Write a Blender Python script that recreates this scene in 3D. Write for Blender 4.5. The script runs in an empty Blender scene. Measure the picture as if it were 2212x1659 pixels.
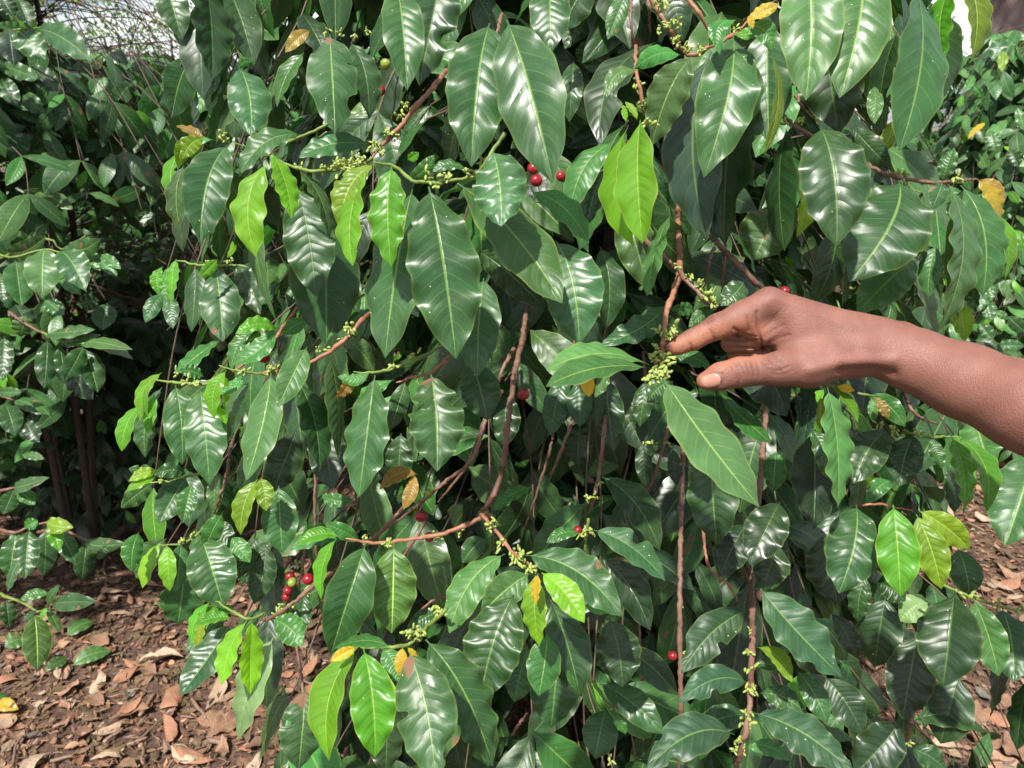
import bpy, math, random
import numpy as np
from mathutils import Vector, Matrix
from mathutils.bvhtree import BVHTree

SC = bpy.context.scene
COL = SC.collection
random.seed(7)
RNG = np.random.default_rng(7)

# ------------------------------------------------------------------ camera
CAM = Vector((0.0, 0.0, 1.45))
PITCH = math.radians(-18.0)
FPX = 2212 * 26.0 / 36.0            # focal length in pixels of a 2212 px wide picture
cd = bpy.data.cameras.new("camera")
cam = bpy.data.objects.new("camera", cd)
COL.objects.link(cam)
cam.location = CAM
cam.rotation_euler = (math.radians(90) + PITCH, 0, 0)
cd.sensor_width = 36
cd.lens = 26
cd.clip_start = 0.02
cd.clip_end = 500
cd.dof.use_dof = True
cd.dof.focus_distance = 0.66
cd.dof.aperture_fstop = 16
SC.camera = cam

# ------------------------------------------------------------------ light
SUN_EL, SUN_AZ = math.radians(56), math.radians(203)   # azimuth clockwise from +Y
w = bpy.data.worlds.new("World"); SC.world = w
w.use_nodes = True
nt = w.node_tree; N = nt.nodes; Lk = nt.links
bg = N["Background"]
sky = N.new("ShaderNodeTexSky"); sky.sky_type = 'NISHITA'; sky.sun_disc = False
sky.sun_elevation = SUN_EL; sky.sun_rotation = SUN_AZ
sky.air_density = 1.0; sky.dust_density = 1.5
tc = N.new("ShaderNodeTexCoord")
mp = N.new("ShaderNodeMapping"); mp.inputs['Scale'].default_value = (1.0, 1.0, 2.2)
no = N.new("ShaderNodeTexNoise"); no.inputs['Scale'].default_value = 2.1; no.inputs['Detail'].default_value = 7
no.inputs['Roughness'].default_value = 0.6
cr = N.new("ShaderNodeValToRGB")
cr.color_ramp.elements[0].position = 0.45; cr.color_ramp.elements[1].position = 0.56
mx = N.new("ShaderNodeMix"); mx.data_type = 'RGBA'
mx.inputs['B'].default_value = (12.5, 12.8, 13.2, 1)
Lk.new(tc.outputs['Generated'], mp.inputs['Vector']); Lk.new(mp.outputs[0], no.inputs['Vector'])
Lk.new(no.outputs['Fac'], cr.inputs['Fac']); Lk.new(cr.outputs['Color'], mx.inputs['Factor'])
Lk.new(sky.outputs['Color'], mx.inputs['A']); Lk.new(mx.outputs['Result'], bg.inputs['Color'])
bg.inputs['Strength'].default_value = 0.072
sl = bpy.data.lights.new("sun", 'SUN'); sl.energy = 5.0; sl.angle = math.radians(1.5)
sl.color = (1.0, 0.955, 0.88)
so = bpy.data.objects.new("sun", sl); COL.objects.link(so)
sdir = Vector((math.sin(SUN_AZ) * math.cos(SUN_EL), math.cos(SUN_AZ) * math.cos(SUN_EL), math.sin(SUN_EL)))
so.rotation_euler = sdir.to_track_quat('Z', 'Y').to_euler()
so.location = sdir * 20
SC.view_settings.view_transform = 'Standard'
SC.view_settings.look = 'None'
SC.view_settings.exposure = 0.68
SC.view_settings.gamma = 1.0
SC.cycles.max_bounces = 8
SC.cycles.transparent_max_bounces = 6

# ------------------------------------------------------------------ helpers
CP, SP = math.cos(PITCH), math.sin(PITCH)
VR = np.array((1.0, 0.0, 0.0)); VF = np.array((0.0, CP, SP)); VU = np.array((0.0, -SP, CP))
CAMN = np.array(CAM)

def at(px, py, depth):
    "world point at a given depth along the optical axis; pixel units of a 2212 x 1659 picture"
    return CAMN + depth * (VF + VR * ((px - 1106.0) / FPX) + VU * (-(py - 829.5) / FPX))

def proj(pts):
    q = np.asarray(pts) - CAMN
    z = q @ VF
    zz = np.where(z > 1e-3, z, 1e-3)
    return 1106 + FPX * (q @ VR) / zz, 829.5 - FPX * (q @ VU) / zz, z

K = 1100 / 1825.0 * 2212 / 4032.0      # one unit of a survey tile in picture pixels
S = 2212 / 4032.0
TILE = {'A': (0, 0), 'B': (1000, 0), 'C': (2000, 0), 'D': (2932, 0),
        'E': (0, 1000), 'F': (1000, 1000), 'G': (2000, 1000), 'H': (2932, 1000),
        'I': (0, 2024), 'J': (1000, 2024), 'K': (2000, 2024), 'L': (2932, 2024)}
def tp(t, x, y):
    if t == 'P': return x, y
    ox, oy = TILE[t]
    return ox * S + x * K, oy * S + y * K
def tk(t): return 1.0 if t == 'P' else K

def tag(o, label=None, cat=None, group=None, kind=None):
    if label: o['label'] = label
    if cat: o['category'] = cat
    if group: o['group'] = group
    if kind: o['kind'] = kind
    return o

def empty(name, loc):
    o = bpy.data.objects.new(name, None); COL.objects.link(o)
    o.location = loc; o.empty_display_size = 0.05
    return o

def mesh_obj(name, V, F, mat, parent=None, loc=None, attrs=None, uv=None, smooth=True):
    "V (n,3) world coordinates, F (m,4) or list; the origin goes to loc"
    V = np.asarray(V, dtype=np.float64)
    if loc is None: loc = V.mean(0)
    loc = np.asarray(loc, dtype=np.float64)
    me = bpy.data.meshes.new(name)
    Vl = V - loc
    if isinstance(F, np.ndarray):
        m, k = F.shape
        me.vertices.add(len(Vl)); me.vertices.foreach_set('co', Vl.astype(np.float32).ravel())
        me.loops.add(m * k); me.loops.foreach_set('vertex_index', F.astype(np.int32).ravel())
        me.polygons.add(m); me.polygons.foreach_set('loop_start', np.arange(0, m * k, k, dtype=np.int32))
        me.polygons.foreach_set('loop_total', np.full(m, k, dtype=np.int32))
        me.update(calc_edges=True)
    else:
        me.from_pydata(Vl.tolist(), [], [tuple(int(i) for i in f) for f in F])
    if smooth:
        me.polygons.foreach_set('use_smooth', np.ones(len(me.polygons), dtype=bool))
    if uv is not None:
        l = me.uv_layers.new(name='UVMap')
        idx = np.empty(len(me.loops), dtype=np.int32); me.loops.foreach_get('vertex_index', idx)
        l.data.foreach_set('uv', np.asarray(uv, dtype=np.float32)[idx].ravel())
    for nme, arr in (attrs or {}).items():
        arr = np.asarray(arr, dtype=np.float32)
        a = me.attributes.new(nme, 'FLOAT_COLOR', 'POINT')
        if arr.shape[1] == 3: arr = np.concatenate([arr, np.ones((len(arr), 1), np.float32)], 1)
        a.data.foreach_set('color', arr.ravel())
    me.materials.append(mat)
    me.validate()
    o = bpy.data.objects.new(name, me); COL.objects.link(o)
    if parent is not None:
        o.parent = parent; o.location = Vector(loc) - parent.location
    else:
        o.location = Vector(loc)
    return o

# ------------------------------------------------------------------ node helpers / materials
def newmat(name):
    m = bpy.data.materials.new(name); m.use_nodes = True
    t = m.node_tree; t.nodes.clear()
    out = t.nodes.new('ShaderNodeOutputMaterial')
    return m, t, out
class NB:
    def __init__(s, t): s.t = t
    def n(s, ty, **kw):
        x = s.t.nodes.new(ty)
        for k, v in kw.items(): setattr(x, k, v)
        return x
    def l(s, a, b): s.t.links.new(a, b)
    def put(s, sock, v):
        if isinstance(v, bpy.types.NodeSocket): s.l(v, sock)
        elif v is not None: sock.default_value = v
    def math(s, op, a, b=None, c=None, clamp=False):
        x = s.n('ShaderNodeMath', operation=op, use_clamp=clamp)
        for i, v in enumerate((a, b, c)): s.put(x.inputs[i], v)
        return x.outputs[0]
    def mix(s, f, a, b):
        x = s.n('ShaderNodeMix', data_type='RGBA')
        s.put(x.inputs['Factor'], f); s.put(x.inputs['A'], a); s.put(x.inputs['B'], b)
        return x.outputs['Result']
    def mixf(s, f, a, b):
        x = s.n('ShaderNodeMix', data_type='FLOAT')
        s.put(x.inputs['Factor'], f); s.put(x.inputs['A'], a); s.put(x.inputs['B'], b)
        return x.outputs['Result']
    def mapr(s, v, a, b, c=0.0, d=1.0, smooth=False):
        x = s.n('ShaderNodeMapRange', interpolation_type='SMOOTHSTEP' if smooth else 'LINEAR')
        s.put(x.inputs[0], v)
        for i, q in enumerate((a, b, c, d)): s.put(x.inputs[i + 1], q)
        return x.outputs[0]
    def noise(s, vec, scale, detail=3, rough=0.5):
        x = s.n('ShaderNodeTexNoise'); x.inputs['Scale'].default_value = scale
        x.inputs['Detail'].default_value = detail; x.inputs['Roughness'].default_value = rough
        if vec is not None: s.l(vec, x.inputs['Vector'])
        return x.outputs['Fac']
    def bump(s, h, strength, dist, normal=None):
        x = s.n('ShaderNodeBump'); x.inputs['Strength'].default_value = strength
        x.inputs['Distance'].default_value = dist; s.put(x.inputs['Height'], h)
        if normal is not None: s.l(normal, x.inputs['Normal'])
        return x.outputs[0]

def leaf_material(name, dead=False):
    m, t, out = newmat(name); b = NB(t)
    tint = b.n('ShaderNodeAttribute', attribute_name='tint').outputs['Color']
    pa = b.n('ShaderNodeAttribute', attribute_name='par')      # r vein strength, g dust, b damage ; alpha youth
    sp = b.n('ShaderNodeSeparateColor'); b.l(pa.outputs['Color'], sp.inputs[0])
    vein_s, dust, dmg, young = sp.outputs[0], sp.outputs[1], sp.outputs[2], pa.outputs['Alpha']
    uv = b.n('ShaderNodeUVMap', uv_map='UVMap').outputs[0]
    su = b.n('ShaderNodeSeparateXYZ'); b.l(uv, su.inputs[0])
    u, v = su.outputs[0], su.outputs[1]
    av = b.math('ABSOLUTE', v)
    tco = b.n('ShaderNodeTexCoord').outputs['Object']
    # midrib: width in v grows towards the tip because the blade narrows
    mw = b.mapr(u, 0, 1, 0.055, 0.05)
    mid = b.mapr(av, mw, b.math('MULTIPLY', mw, 0.35), 0, 1, True)
    # side veins
    ph = b.math('SUBTRACT', b.math('MULTIPLY', u, 11.0), b.math('MULTIPLY', b.math('POWER', av, 1.25), 1.55))
    fr = b.math('ABSOLUTE', b.math('SUBTRACT', b.math('FRACT', ph), 0.5))      # 0.5 on a vein
    side = b.mapr(fr, 0.455, 0.5, 0, 1, True)
    side = b.math('MULTIPLY', side, b.mapr(av, 0.95, 0.6, 0, 1))
    # fine reticulation
    sc = b.n('ShaderNodeCombineXYZ'); b.l(b.math('MULTIPLY', u, 22), sc.inputs[0]); b.l(b.math('MULTIPLY', v, 8), sc.inputs[1])
    vo = b.n('ShaderNodeTexVoronoi', feature='DISTANCE_TO_EDGE'); b.l(sc.outputs[0], vo.inputs['Vector']); vo.inputs['Scale'].default_value = 1.2
    ret = b.mapr(vo.outputs['Distance'], 0.09, 0.0, 0, 1)
    vcol = b.mix(young, (0.26, 0.42, 0.10, 1), (0.60, 0.80, 0.16, 1))
    nz = b.noise(tco, 18, 3)
    base = b.mix(b.mapr(nz, 0.3, 0.7), tint, b.mix(0.35, tint, (0.05, 0.10, 0.02, 1)))
    hs = b.n('ShaderNodeHueSaturation'); b.l(base, hs.inputs['Color'])
    b.l(b.mapr(b.noise(tco, 45, 2), 0.3, 0.7, 0.85, 1.18), hs.inputs['Value'])
    base = hs.outputs[0]
    if not dead:
        c = b.mix(b.math('MULTIPLY', side, b.math('MULTIPLY', vein_s, 0.30)), base, vcol)
        c = b.mix(b.math('MULTIPLY', ret, b.math('MULTIPLY', vein_s, 0.05)), c, vcol)
        c = b.mix(b.math('MULTIPLY', mid, b.math('MULTIPLY', vein_s, 0.62)), c, vcol)
        # blotches of brown damage
        nd = b.noise(tco, 26, 2, 0.6)
        spot = b.mapr(nd, b.mapr(dmg, 0, 1, 0.74, 0.62), b.mapr(dmg, 0, 1, 0.755, 0.635), 0, 1)
        spot = b.math('MULTIPLY', spot, b.mapr(dmg, 0.0, 0.1))
        c = b.mix(spot, c, (0.19, 0.105, 0.06, 1))
        # yellowish thin margin on young leaves
        c = b.mix(b.math('MULTIPLY', b.mapr(av, 0.9, 1.0), b.mapr(young, 0, 1, 0.12, 0.55)), c, (0.45, 0.50, 0.10, 1))
        # pale dust specks
        vd = b.n('ShaderNodeTexVoronoi', feature='F1'); b.l(tco, vd.inputs['Vector']); vd.inputs['Scale'].default_value = 300
        rs = b.n('ShaderNodeSeparateColor'); b.l(vd.outputs['Color'], rs.inputs[0])
        sk = b.math('MULTIPLY', b.mapr(vd.outputs['Distance'], 0.17, 0.10), b.math('LESS_THAN', rs.outputs[0], b.math('MULTIPLY', b.mapr(dust, 0, 1, 0.0, 0.45), b.mapr(b.noise(tco, 24, 2), .45, .62))))
        c = b.mix(sk, c, (0.62, 0.66, 0.55, 1))
    else:
        c = b.mix(b.math('MULTIPLY', mid, 0.35), base, (0.42, 0.27, 0.16, 1))
        c = b.mix(b.math('MULTIPLY', side, 0.15), c, (0.14, 0.07, 0.04, 1))
        sk = 0.0; spot = 0.0
    geo = b.n('ShaderNodeNewGeometry')
    back = b.mix(0.5 if not dead else 0.1, c, (0.13, 0.22, 0.085, 1) if not dead else (0.25, 0.16, 0.1, 1))
    c2 = b.mix(geo.outputs['Backfacing'], c, back)
    pr = b.n('ShaderNodeBsdfPrincipled')
    b.l(c2, pr.inputs['Base Color'])
    if dead:
        pr.inputs['Roughness'].default_value = 0.72
        pr.inputs['Specular IOR Level'].default_value = 0.25
    else:
        rr = b.mapr(b.noise(tco, 38, 4, .65), 0.3, 0.7, 0.24, 0.47)
        rr = b.math('ADD', rr, b.math('MULTIPLY', sk if not dead else 0, 0.3))
        rr = b.math('ADD', rr, b.math('MULTIPLY', spot if not dead else 0, 0.35))
        rr = b.math('ADD', rr, b.math('MULTIPLY', geo.outputs['Backfacing'], 0.25))
        rr = b.math('ADD', rr, b.math('MULTIPLY', dust, 0.12))
        b.l(rr, pr.inputs['Roughness'])
        pr.inputs['Specular IOR Level'].default_value = 0.48
    bul = b.math('SINE', b.math('MULTIPLY', b.math('FRACT', b.math('ADD', ph, 0.5)), math.pi))
    bul = b.math('MULTIPLY', b.math('POWER', bul, 0.7), b.mapr(av, 1.0, 0.55, 0, 1))
    h = b.math('ADD', b.math('MULTIPLY', bul, 1.0), b.math('MULTIPLY', mid, -0.8))
    h = b.math('ADD', h, b.math('MULTIPLY', ret, -0.03))
    h = b.math('ADD', h, b.math('MULTIPLY', b.noise(tco, 45, 2), 0.7))
    bp = b.bump(h, 0.6, 0.00038) if not dead else b.bump(b.math('ADD', b.math('MULTIPLY', b.noise(tco, 60, 5, .65), 3.0), b.math('MULTIPLY', side, -.6)), 0.9, 0.002)
    b.l(bp, pr.inputs['Normal'])
    tr = b.n('ShaderNodeBsdfTranslucent')
    tcx = b.n('ShaderNodeHueSaturation'); b.l(c, tcx.inputs['Color'])
    tcx.inputs['Value'].default_value = 1.5; tcx.inputs['Saturation'].default_value = 1.1
    b.l(tcx.outputs[0], tr.inputs['Color'])
    mxs = b.n('ShaderNodeMixShader')
    if dead: mxs.inputs[0].default_value = 0.08
    else: b.l(b.mapr(young, 0, 1, 0.18, 0.48), mxs.inputs[0])
    b.l(pr.outputs[0], mxs.inputs[1]); b.l(tr.outputs[0], mxs.inputs[2])
    b.l(mxs.outputs[0], out.inputs['Surface'])
    return m
M_LEAF = leaf_material('coffee_leaf')
M_DEAD = leaf_material('dead_leaf', True)

def bark_material(name, c1, c2, scale=90, bumpd=0.001, stretch=(1, 1, 0.3), rough=0.75):
    m, t, out = newmat(name); b = NB(t)
    tco = b.n('ShaderNodeTexCoord').outputs['Object']
    mpn = b.n('ShaderNodeMapping'); mpn.inputs['Scale'].default_value = stretch; b.l(tco, mpn.inputs['Vector'])
    n1 = b.noise(mpn.outputs[0], scale, 5, 0.65); n2 = b.noise(tco, scale * 0.18, 2)
    tint = b.n('ShaderNodeAttribute', attribute_name='tint').outputs['Color']
    c = b.mix(b.mapr(n1, 0.3, 0.7), c1, c2)
    c = b.mix(b.mapr(n2, 0.45, 0.7, 0, 0.35), c, (0.30, 0.26, 0.22, 1))
    mulc = b.n('ShaderNodeMix', data_type='RGBA', blend_type='MULTIPLY'); mulc.inputs['Factor'].default_value = 1
    b.l(c, mulc.inputs['A']); b.l(tint, mulc.inputs['B'])
    pr = b.n('ShaderNodeBsdfPrincipled'); b.l(mulc.outputs['Result'], pr.inputs['Base Color'])
    pr.inputs['Roughness'].default_value = rough
    b.l(b.bump(n1, 0.8, bumpd), pr.inputs['Normal']); b.l(pr.outputs[0], out.inputs['Surface'])
    return m
M_TWIG = bark_material('twig_bark', (0.9, 0.9, 0.9, 1), (0.55, 0.5, 0.5, 1), 160, 0.0012, rough=0.6)
M_TRUNK = bark_material('tree_bark', (0.13, 0.085, 0.07, 1), (0.035, 0.024, 0.02, 1), 14, 0.03)

def simple_mat(name, col, rough=0.5, sss=0.0, nscale=60, var=0.25, spec=0.5, bd=0.0003):
    m, t, out = newmat(name); b = NB(t)
    tco = b.n('ShaderNodeTexCoord').outputs['Object']
    n1 = b.noise(tco, nscale, 3)
    dark = tuple(x * (1 - var) for x in col[:3]) + (1,)
    lite = tuple(min(1, x * (1 + var)) for x in col[:3]) + (1,)
    c = b.mix(b.mapr(n1, 0.3, 0.7), dark, lite)
    pr = b.n('ShaderNodeBsdfPrincipled'); b.l(c, pr.inputs['Base Color'])
    pr.inputs['Roughness'].default_value = rough; pr.inputs['Specular IOR Level'].default_value = spec
    if sss: pr.inputs['Subsurface Weight'].default_value = sss; pr.inputs['Subsurface Scale'].default_value = 0.002
    b.l(b.bump(n1, 0.5, bd), pr.inputs['Normal']); b.l(pr.outputs[0], out.inputs['Surface'])
    return m
M_BUD = simple_mat('flower_bud', (0.28, 0.35, 0.085, 1), 0.5, 0.2, 300)
M_BERRY = simple_mat('ripe_coffee_cherry', (0.24, 0.010, 0.018, 1), 0.3, 0.15, 80, 0.35)
M_BERRYG = simple_mat('unripe_coffee_cherry', (0.20, 0.26, 0.04, 1), 0.3, 0.15, 80, 0.35)
M_BERRYD = simple_mat('dried_coffee_cherry', (0.07, 0.035, 0.025, 1), 0.6, 0.0, 200, 0.5, bd=0.001)

# ------------------------------------------------------------------ leaf geometry
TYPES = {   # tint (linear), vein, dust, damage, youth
    'k': ((0.010, 0.030, 0.014), 0.35, 0.10, 0.0, 0.0),  # near-black green, also paints shade into inner and low foliage
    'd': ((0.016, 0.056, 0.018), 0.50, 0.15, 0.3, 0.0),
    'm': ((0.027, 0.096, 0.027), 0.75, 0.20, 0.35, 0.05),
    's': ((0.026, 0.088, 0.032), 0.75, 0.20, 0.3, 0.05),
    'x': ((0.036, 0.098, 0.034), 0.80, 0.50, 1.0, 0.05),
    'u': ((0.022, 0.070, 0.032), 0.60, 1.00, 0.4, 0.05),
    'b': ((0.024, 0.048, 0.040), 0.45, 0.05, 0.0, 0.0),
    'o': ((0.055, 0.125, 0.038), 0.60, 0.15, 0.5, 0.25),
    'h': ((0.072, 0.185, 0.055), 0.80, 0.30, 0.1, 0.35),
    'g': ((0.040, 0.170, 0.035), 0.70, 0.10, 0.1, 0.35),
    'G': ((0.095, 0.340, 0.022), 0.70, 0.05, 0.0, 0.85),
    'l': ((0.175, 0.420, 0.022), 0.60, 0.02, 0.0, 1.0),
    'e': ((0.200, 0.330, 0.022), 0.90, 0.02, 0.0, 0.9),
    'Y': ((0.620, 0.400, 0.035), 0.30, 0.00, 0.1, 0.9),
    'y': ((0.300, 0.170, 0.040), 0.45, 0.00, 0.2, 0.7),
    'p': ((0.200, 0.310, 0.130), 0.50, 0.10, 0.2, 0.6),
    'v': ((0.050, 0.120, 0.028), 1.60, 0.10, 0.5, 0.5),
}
def grid_faces(nt, nv):
    i, j = np.meshgrid(np.arange(nt), np.arange(nv), indexing='ij')
    a = i * (nv + 1) + j
    return np.stack([a, a + 1, a + nv + 2, a + nv + 1], -1).reshape(-1, 4)

def norm(a): return a / np.maximum(np.linalg.norm(a, axis=-1, keepdims=True), 1e-9)

def leaf_batch(b, t, s, n, hw, arch, side, fold, curl, wav, wfreq, ph, rel, twist, nt, nv, bite=None):
    vs = RNG.uniform(.72, 1.12, len(b))
    """batch of leaves. b,t base and tip (m,3); s width direction, n upper normal (m,3); hw half width (m,)
    returns vertices (m*(nt+1)*(nv+1),3), uv, faces"""
    m = len(b)
    T = np.linspace(0, 1, nt + 1); V = np.linspace(-1, 1, nv + 1)
    T = T ** 0.95
    ax = t - b; L = np.linalg.norm(ax, axis=1)
    a = norm(ax)
    n = norm(n - (n * a).sum(1, keepdims=True) * a); s = norm(np.cross(a, n)) * np.sign((np.cross(a, n) * s).sum(1, keepdims=True) + 1e-9)
    Tg, Vg = np.meshgrid(T, V, indexing='ij'); Tg = Tg.ravel()[None, :]; Vg = Vg.ravel()[None, :]
    Tb = np.clip((Tg - 0.05) / 0.95, 0, 1)
    f = (Tb ** 0.80) * ((1 - Tb) ** 0.86) / 0.3165
    f = f ** 0.88 * (1 - 0.62 * np.exp(-(1 - Tb) / 0.085)) * 0.985 + 0.012
    f = np.where(Tb <= 0, 0.03, np.maximum(f, 0.004))
    c_ = lambda q: q[:, None]
    wob = 1 + 0.022 * np.sin(2 * np.pi * c_(wfreq) * 1.3 * Tg + c_(ph) * 2 + 2 * np.sign(Vg))
    if bite is not None:
        for k in range(bite.shape[1]):
            bt, bs, bd, bw = (bite[:, k, q][:, None] for q in range(4))
            wob = wob * (1 - np.where(np.sign(Vg) == bs, bd * np.exp(-((Tg - bt) / bw) ** 4), 0))
    W = c_(hw) * f * wob
    av = np.abs(Vg)
    lat = Vg * W
    tw = c_(twist) * (Tg - 0.4)
    relv = np.mod(Tg * 11.0 * c_(vs) - 1.55 * av ** 1.25 + 0.5, 1.0)
    bul = (np.sin(np.pi * relv)) ** 0.8
    h = c_(fold) * np.abs(lat) * (1 - 0.3 * av) - c_(curl) * av ** 2 * W \
        + c_(wav) * c_(hw) * np.minimum(f * 1.3, 1) * av ** 2.2 * np.sin(2 * np.pi * c_(wfreq) * Tg + c_(ph) + 1.3 * np.sign(Vg)) \
        + c_(rel) * c_(L) * bul * np.clip(1.15 - av, 0, 1) * np.clip(av * 5, 0, 1) * np.clip(f, 0, 1)
    ar = 4 * Tg * (1 - Tg) * (1.15 - 0.3 * Tg)
    cs, sn = np.cos(tw), np.sin(tw)
    ls = lat * cs - h * sn; ln = lat * sn + h * cs
    P = b[:, None, :] + ax[:, None, :] * Tg[..., None] \
        + s[:, None, :] * (ls + c_(side * L) * ar)[..., None] + n[:, None, :] * (ln + c_(arch * L) * ar)[..., None]
    # near the base the blade swings back to the petiole
    uvs = np.stack([Tg * vs[:, None], np.broadcast_to(Vg, (m, Vg.shape[1]))], -1)
    nvx = (nt + 1) * (nv + 1)
    F = grid_faces(nt, nv)[None] + (np.arange(m) * nvx)[:, None, None]
    # keep the upper side the front side
    e1 = np.cross(s, a); flip = (e1 * n).sum(1) < 0      # grid winding is (v, t)
    F = np.where(flip[:, None, None], F[..., ::-1], F)
    F = F.reshape(-1, 4)
    return P.reshape(-1, 3), uvs.reshape(-1, 2), F

def par_arrays(types, m_each, jitter=0.0):
    tint = np.array([TYPES[t][0] for t in types]); par = np.array([TYPES[t][1:] for t in types])
    if jitter:
        k = np.exp(RNG.normal(0, jitter, (len(types), 1))); tint = tint * k * np.exp(RNG.normal(0, jitter * 0.25, (len(types), 3)))
    return np.repeat(tint, m_each, 0), np.repeat(par, m_each, 0)

class Pile:
    "collects many blades that become one mesh"
    def __init__(s): s.V, s.F, s.t, s.p, s.u, s.n = [], [], [], [], [], 0
    def add(s, V, F, t, p, u):
        s.V.append(V); s.F.append(F + s.n); s.t.append(t); s.p.append(p); s.u.append(u); s.n += len(V)
    def build(s, name, parent, mat=None, loc=None):
        V = np.concatenate(s.V)
        return mesh_obj(name, V, np.concatenate(s.F), mat or M_LEAF, parent, loc if loc is not None else V.mean(0),
                        {'tint': np.concatenate(s.t), 'par': np.concatenate(s.p)}, np.concatenate(s.u))

def leaf_obj(name, parent, typ, b, t, wid, up=None, roll=0.0, arch=0.05, side=0.0, fold=0.15, wav=0.10, nt=34, nv=16, rel=0.010, label=None, mat=None, twist=0.0, bites=0, curl=0.1, jitter=0.12):
    b = np.asarray(b, float); t = np.asarray(t, float)
    a = norm(t - b)
    if up is None:
        v = norm((b + t) / 2 - CAMN); n = -v + (v @ a) * a
    else: n = np.asarray(up, float) - (np.asarray(up, float) @ a) * a
    n = norm(n); s = np.cross(n, a)
    n2 = n * math.cos(roll) + s * math.sin(roll); s2 = np.cross(n2, a)
    r = lambda q: np.array([q], float)
    bt = None
    if bites:
        bt = np.array([[[RNG.uniform(.3, .9), RNG.choice([-1, 1]), RNG.uniform(.2, .5), RNG.uniform(.03, .08)] for _ in range(bites)]])
    V, uv, F = leaf_batch(b[None], t[None], s2[None], n2[None], r(wid / 2), r(arch), r(side), r(fold), r(curl), r(wav),
                          r(RNG.uniform(3.0, 5.5)), r(RNG.uniform(0, 6.3)), r(rel), r(twist), nt, nv, bt)
    tint, par = par_arrays([typ], len(V), jitter)
    if isinstance(parent, Pile):
        parent.add(V, F, tint, par, uv); return None
    o = mesh_obj(name, V, F, mat or M_LEAF, parent, b, {'tint': tint, 'par': par}, uv)
    if label: o['label'] = label
    return o

# ------------------------------------------------------------------ tubes, beads
def tube_arrays(pts, rad, nseg=8, knob=0.0, knob_every=0.045, jit=0.0, sub=None):
    pts = np.asarray(pts, float); rad = np.asarray(rad, float)
    # Catmull-Rom resample
    seg = np.linalg.norm(np.diff(pts, axis=0), axis=1); tot = seg.sum()
    step = sub or max(tot / 60, 0.006)
    P = [pts[0]] + list(pts) + [pts[-1]]; R = [rad[0]] + list(rad) + [rad[-1]]
    outp, outr = [], []
    for i in range(len(pts) - 1):
        k = max(2, int(seg[i] / step))
        for q in range(k):
            u = q / k; p0, p1, p2, p3 = P[i], P[i + 1], P[i + 2], P[i + 3]
            outp.append(0.5 * ((2 * p1) + (-p0 + p2) * u + (2 * p0 - 5 * p1 + 4 * p2 - p3) * u * u + (-p0 + 3 * p1 - 3 * p2 + p3) * u ** 3))
            outr.append(rad[i] * (1 - u) + rad[i + 1] * u)
    outp.append(pts[-1]); outr.append(rad[-1])
    p = np.array(outp); r = np.array(outr)
    if jit: p[1:-1] += RNG.normal(0, jit, p[1:-1].shape)
    d = np.concatenate([[0], np.cumsum(np.linalg.norm(np.diff(p, axis=0), axis=1))])
    if knob:
        kk = np.mod(d + RNG.uniform(0, 1) * knob_every, knob_every) - knob_every / 2
        r = r * (1 + knob * np.exp(-(kk / 0.0035) ** 2) + RNG.normal(0, 0.04, len(r)))
    tg = norm(np.gradient(p, axis=0))
    ref = np.array((0.31, 0.2, 0.93)); ref = ref if abs(tg[0] @ ref) < .9 else np.array((1., 0, 0))
    u = norm(np.cross(tg, ref)); v = np.cross(tg, u)
    an = np.linspace(0, 2 * np.pi, nseg, endpoint=False)
    V = p[:, None, :] + r[:, None, None] * (np.cos(an)[None, :, None] * u[:, None, :] + np.sin(an)[None, :, None] * v[:, None, :])
    n = len(p); V = V.reshape(-1, 3)
    i, j = np.meshgrid(np.arange(n - 1), np.arange(nseg), indexing='ij')
    a = i * nseg + j; b2 = i * nseg + (j + 1) % nseg
    F = np.stack([a, b2, b2 + nseg, a + nseg], -1).reshape(-1, 4)
    caps = []
    V = np.concatenate([V, p[:1] - tg[:1] * r[0] * 0.4, p[-1:] + tg[-1:] * r[-1] * 0.6])
    c0, c1 = n * nseg, n * nseg + 1
    for j in range(nseg):
        k = (j + 1) % nseg
        caps.append((c0, k, j, j)); caps.append((c1, (n - 1) * nseg + j, (n - 1) * nseg + k, (n - 1) * nseg + k))
    return V, F, np.array(caps), p

def merge(parts):
    "list of (V, F) -> V, F(list)"
    Vs, Fs, off = [], [], 0
    for V, F in parts:
        Vs.append(V); Fs.append(np.asarray(F) + off); off += len(V)
    return np.concatenate(Vs), Fs

def quads_tris(Fs):
    "faces given as quads, where the last index may repeat (a triangle)"
    F = np.concatenate(Fs); tri = F[:, 2] == F[:, 3]
    return [tuple(f) for f in F[~tri]] + [tuple(f[:3]) for f in F[tri]]

def sphere_arrays(c, r, nu=12, nv=8, ax=None, stretch=(1, 1, 1)):
    th = np.linspace(0, np.pi, nv + 1); ph = np.linspace(0, 2 * np.pi, nu, endpoint=False)
    T, Pp = np.meshgrid(th, ph, indexing='ij')
    X = np.stack([np.sin(T) * np.cos(Pp) * stretch[0], np.sin(T) * np.sin(Pp) * stretch[1], np.cos(T) * stretch[2]], -1).reshape(-1, 3) * r
    if ax is not None:
        z = norm(np.asarray(ax, float)); x = norm(np.cross(z, (0.3, 0.9, 0.2))); y = np.cross(z, x)
        X = X @ np.array([x, y, z])
    i, j = np.meshgrid(np.arange(nv), np.arange(nu), indexing='ij')
    a = i * nu + j; b = i * nu + (j + 1) % nu
    F = np.stack([a, b, b + nu, a + nu], -1).reshape(-1, 4)
    F = F[:, ::-1] if ax is None else F[:, ::-1]
    return X + np.asarray(c), F
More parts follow.
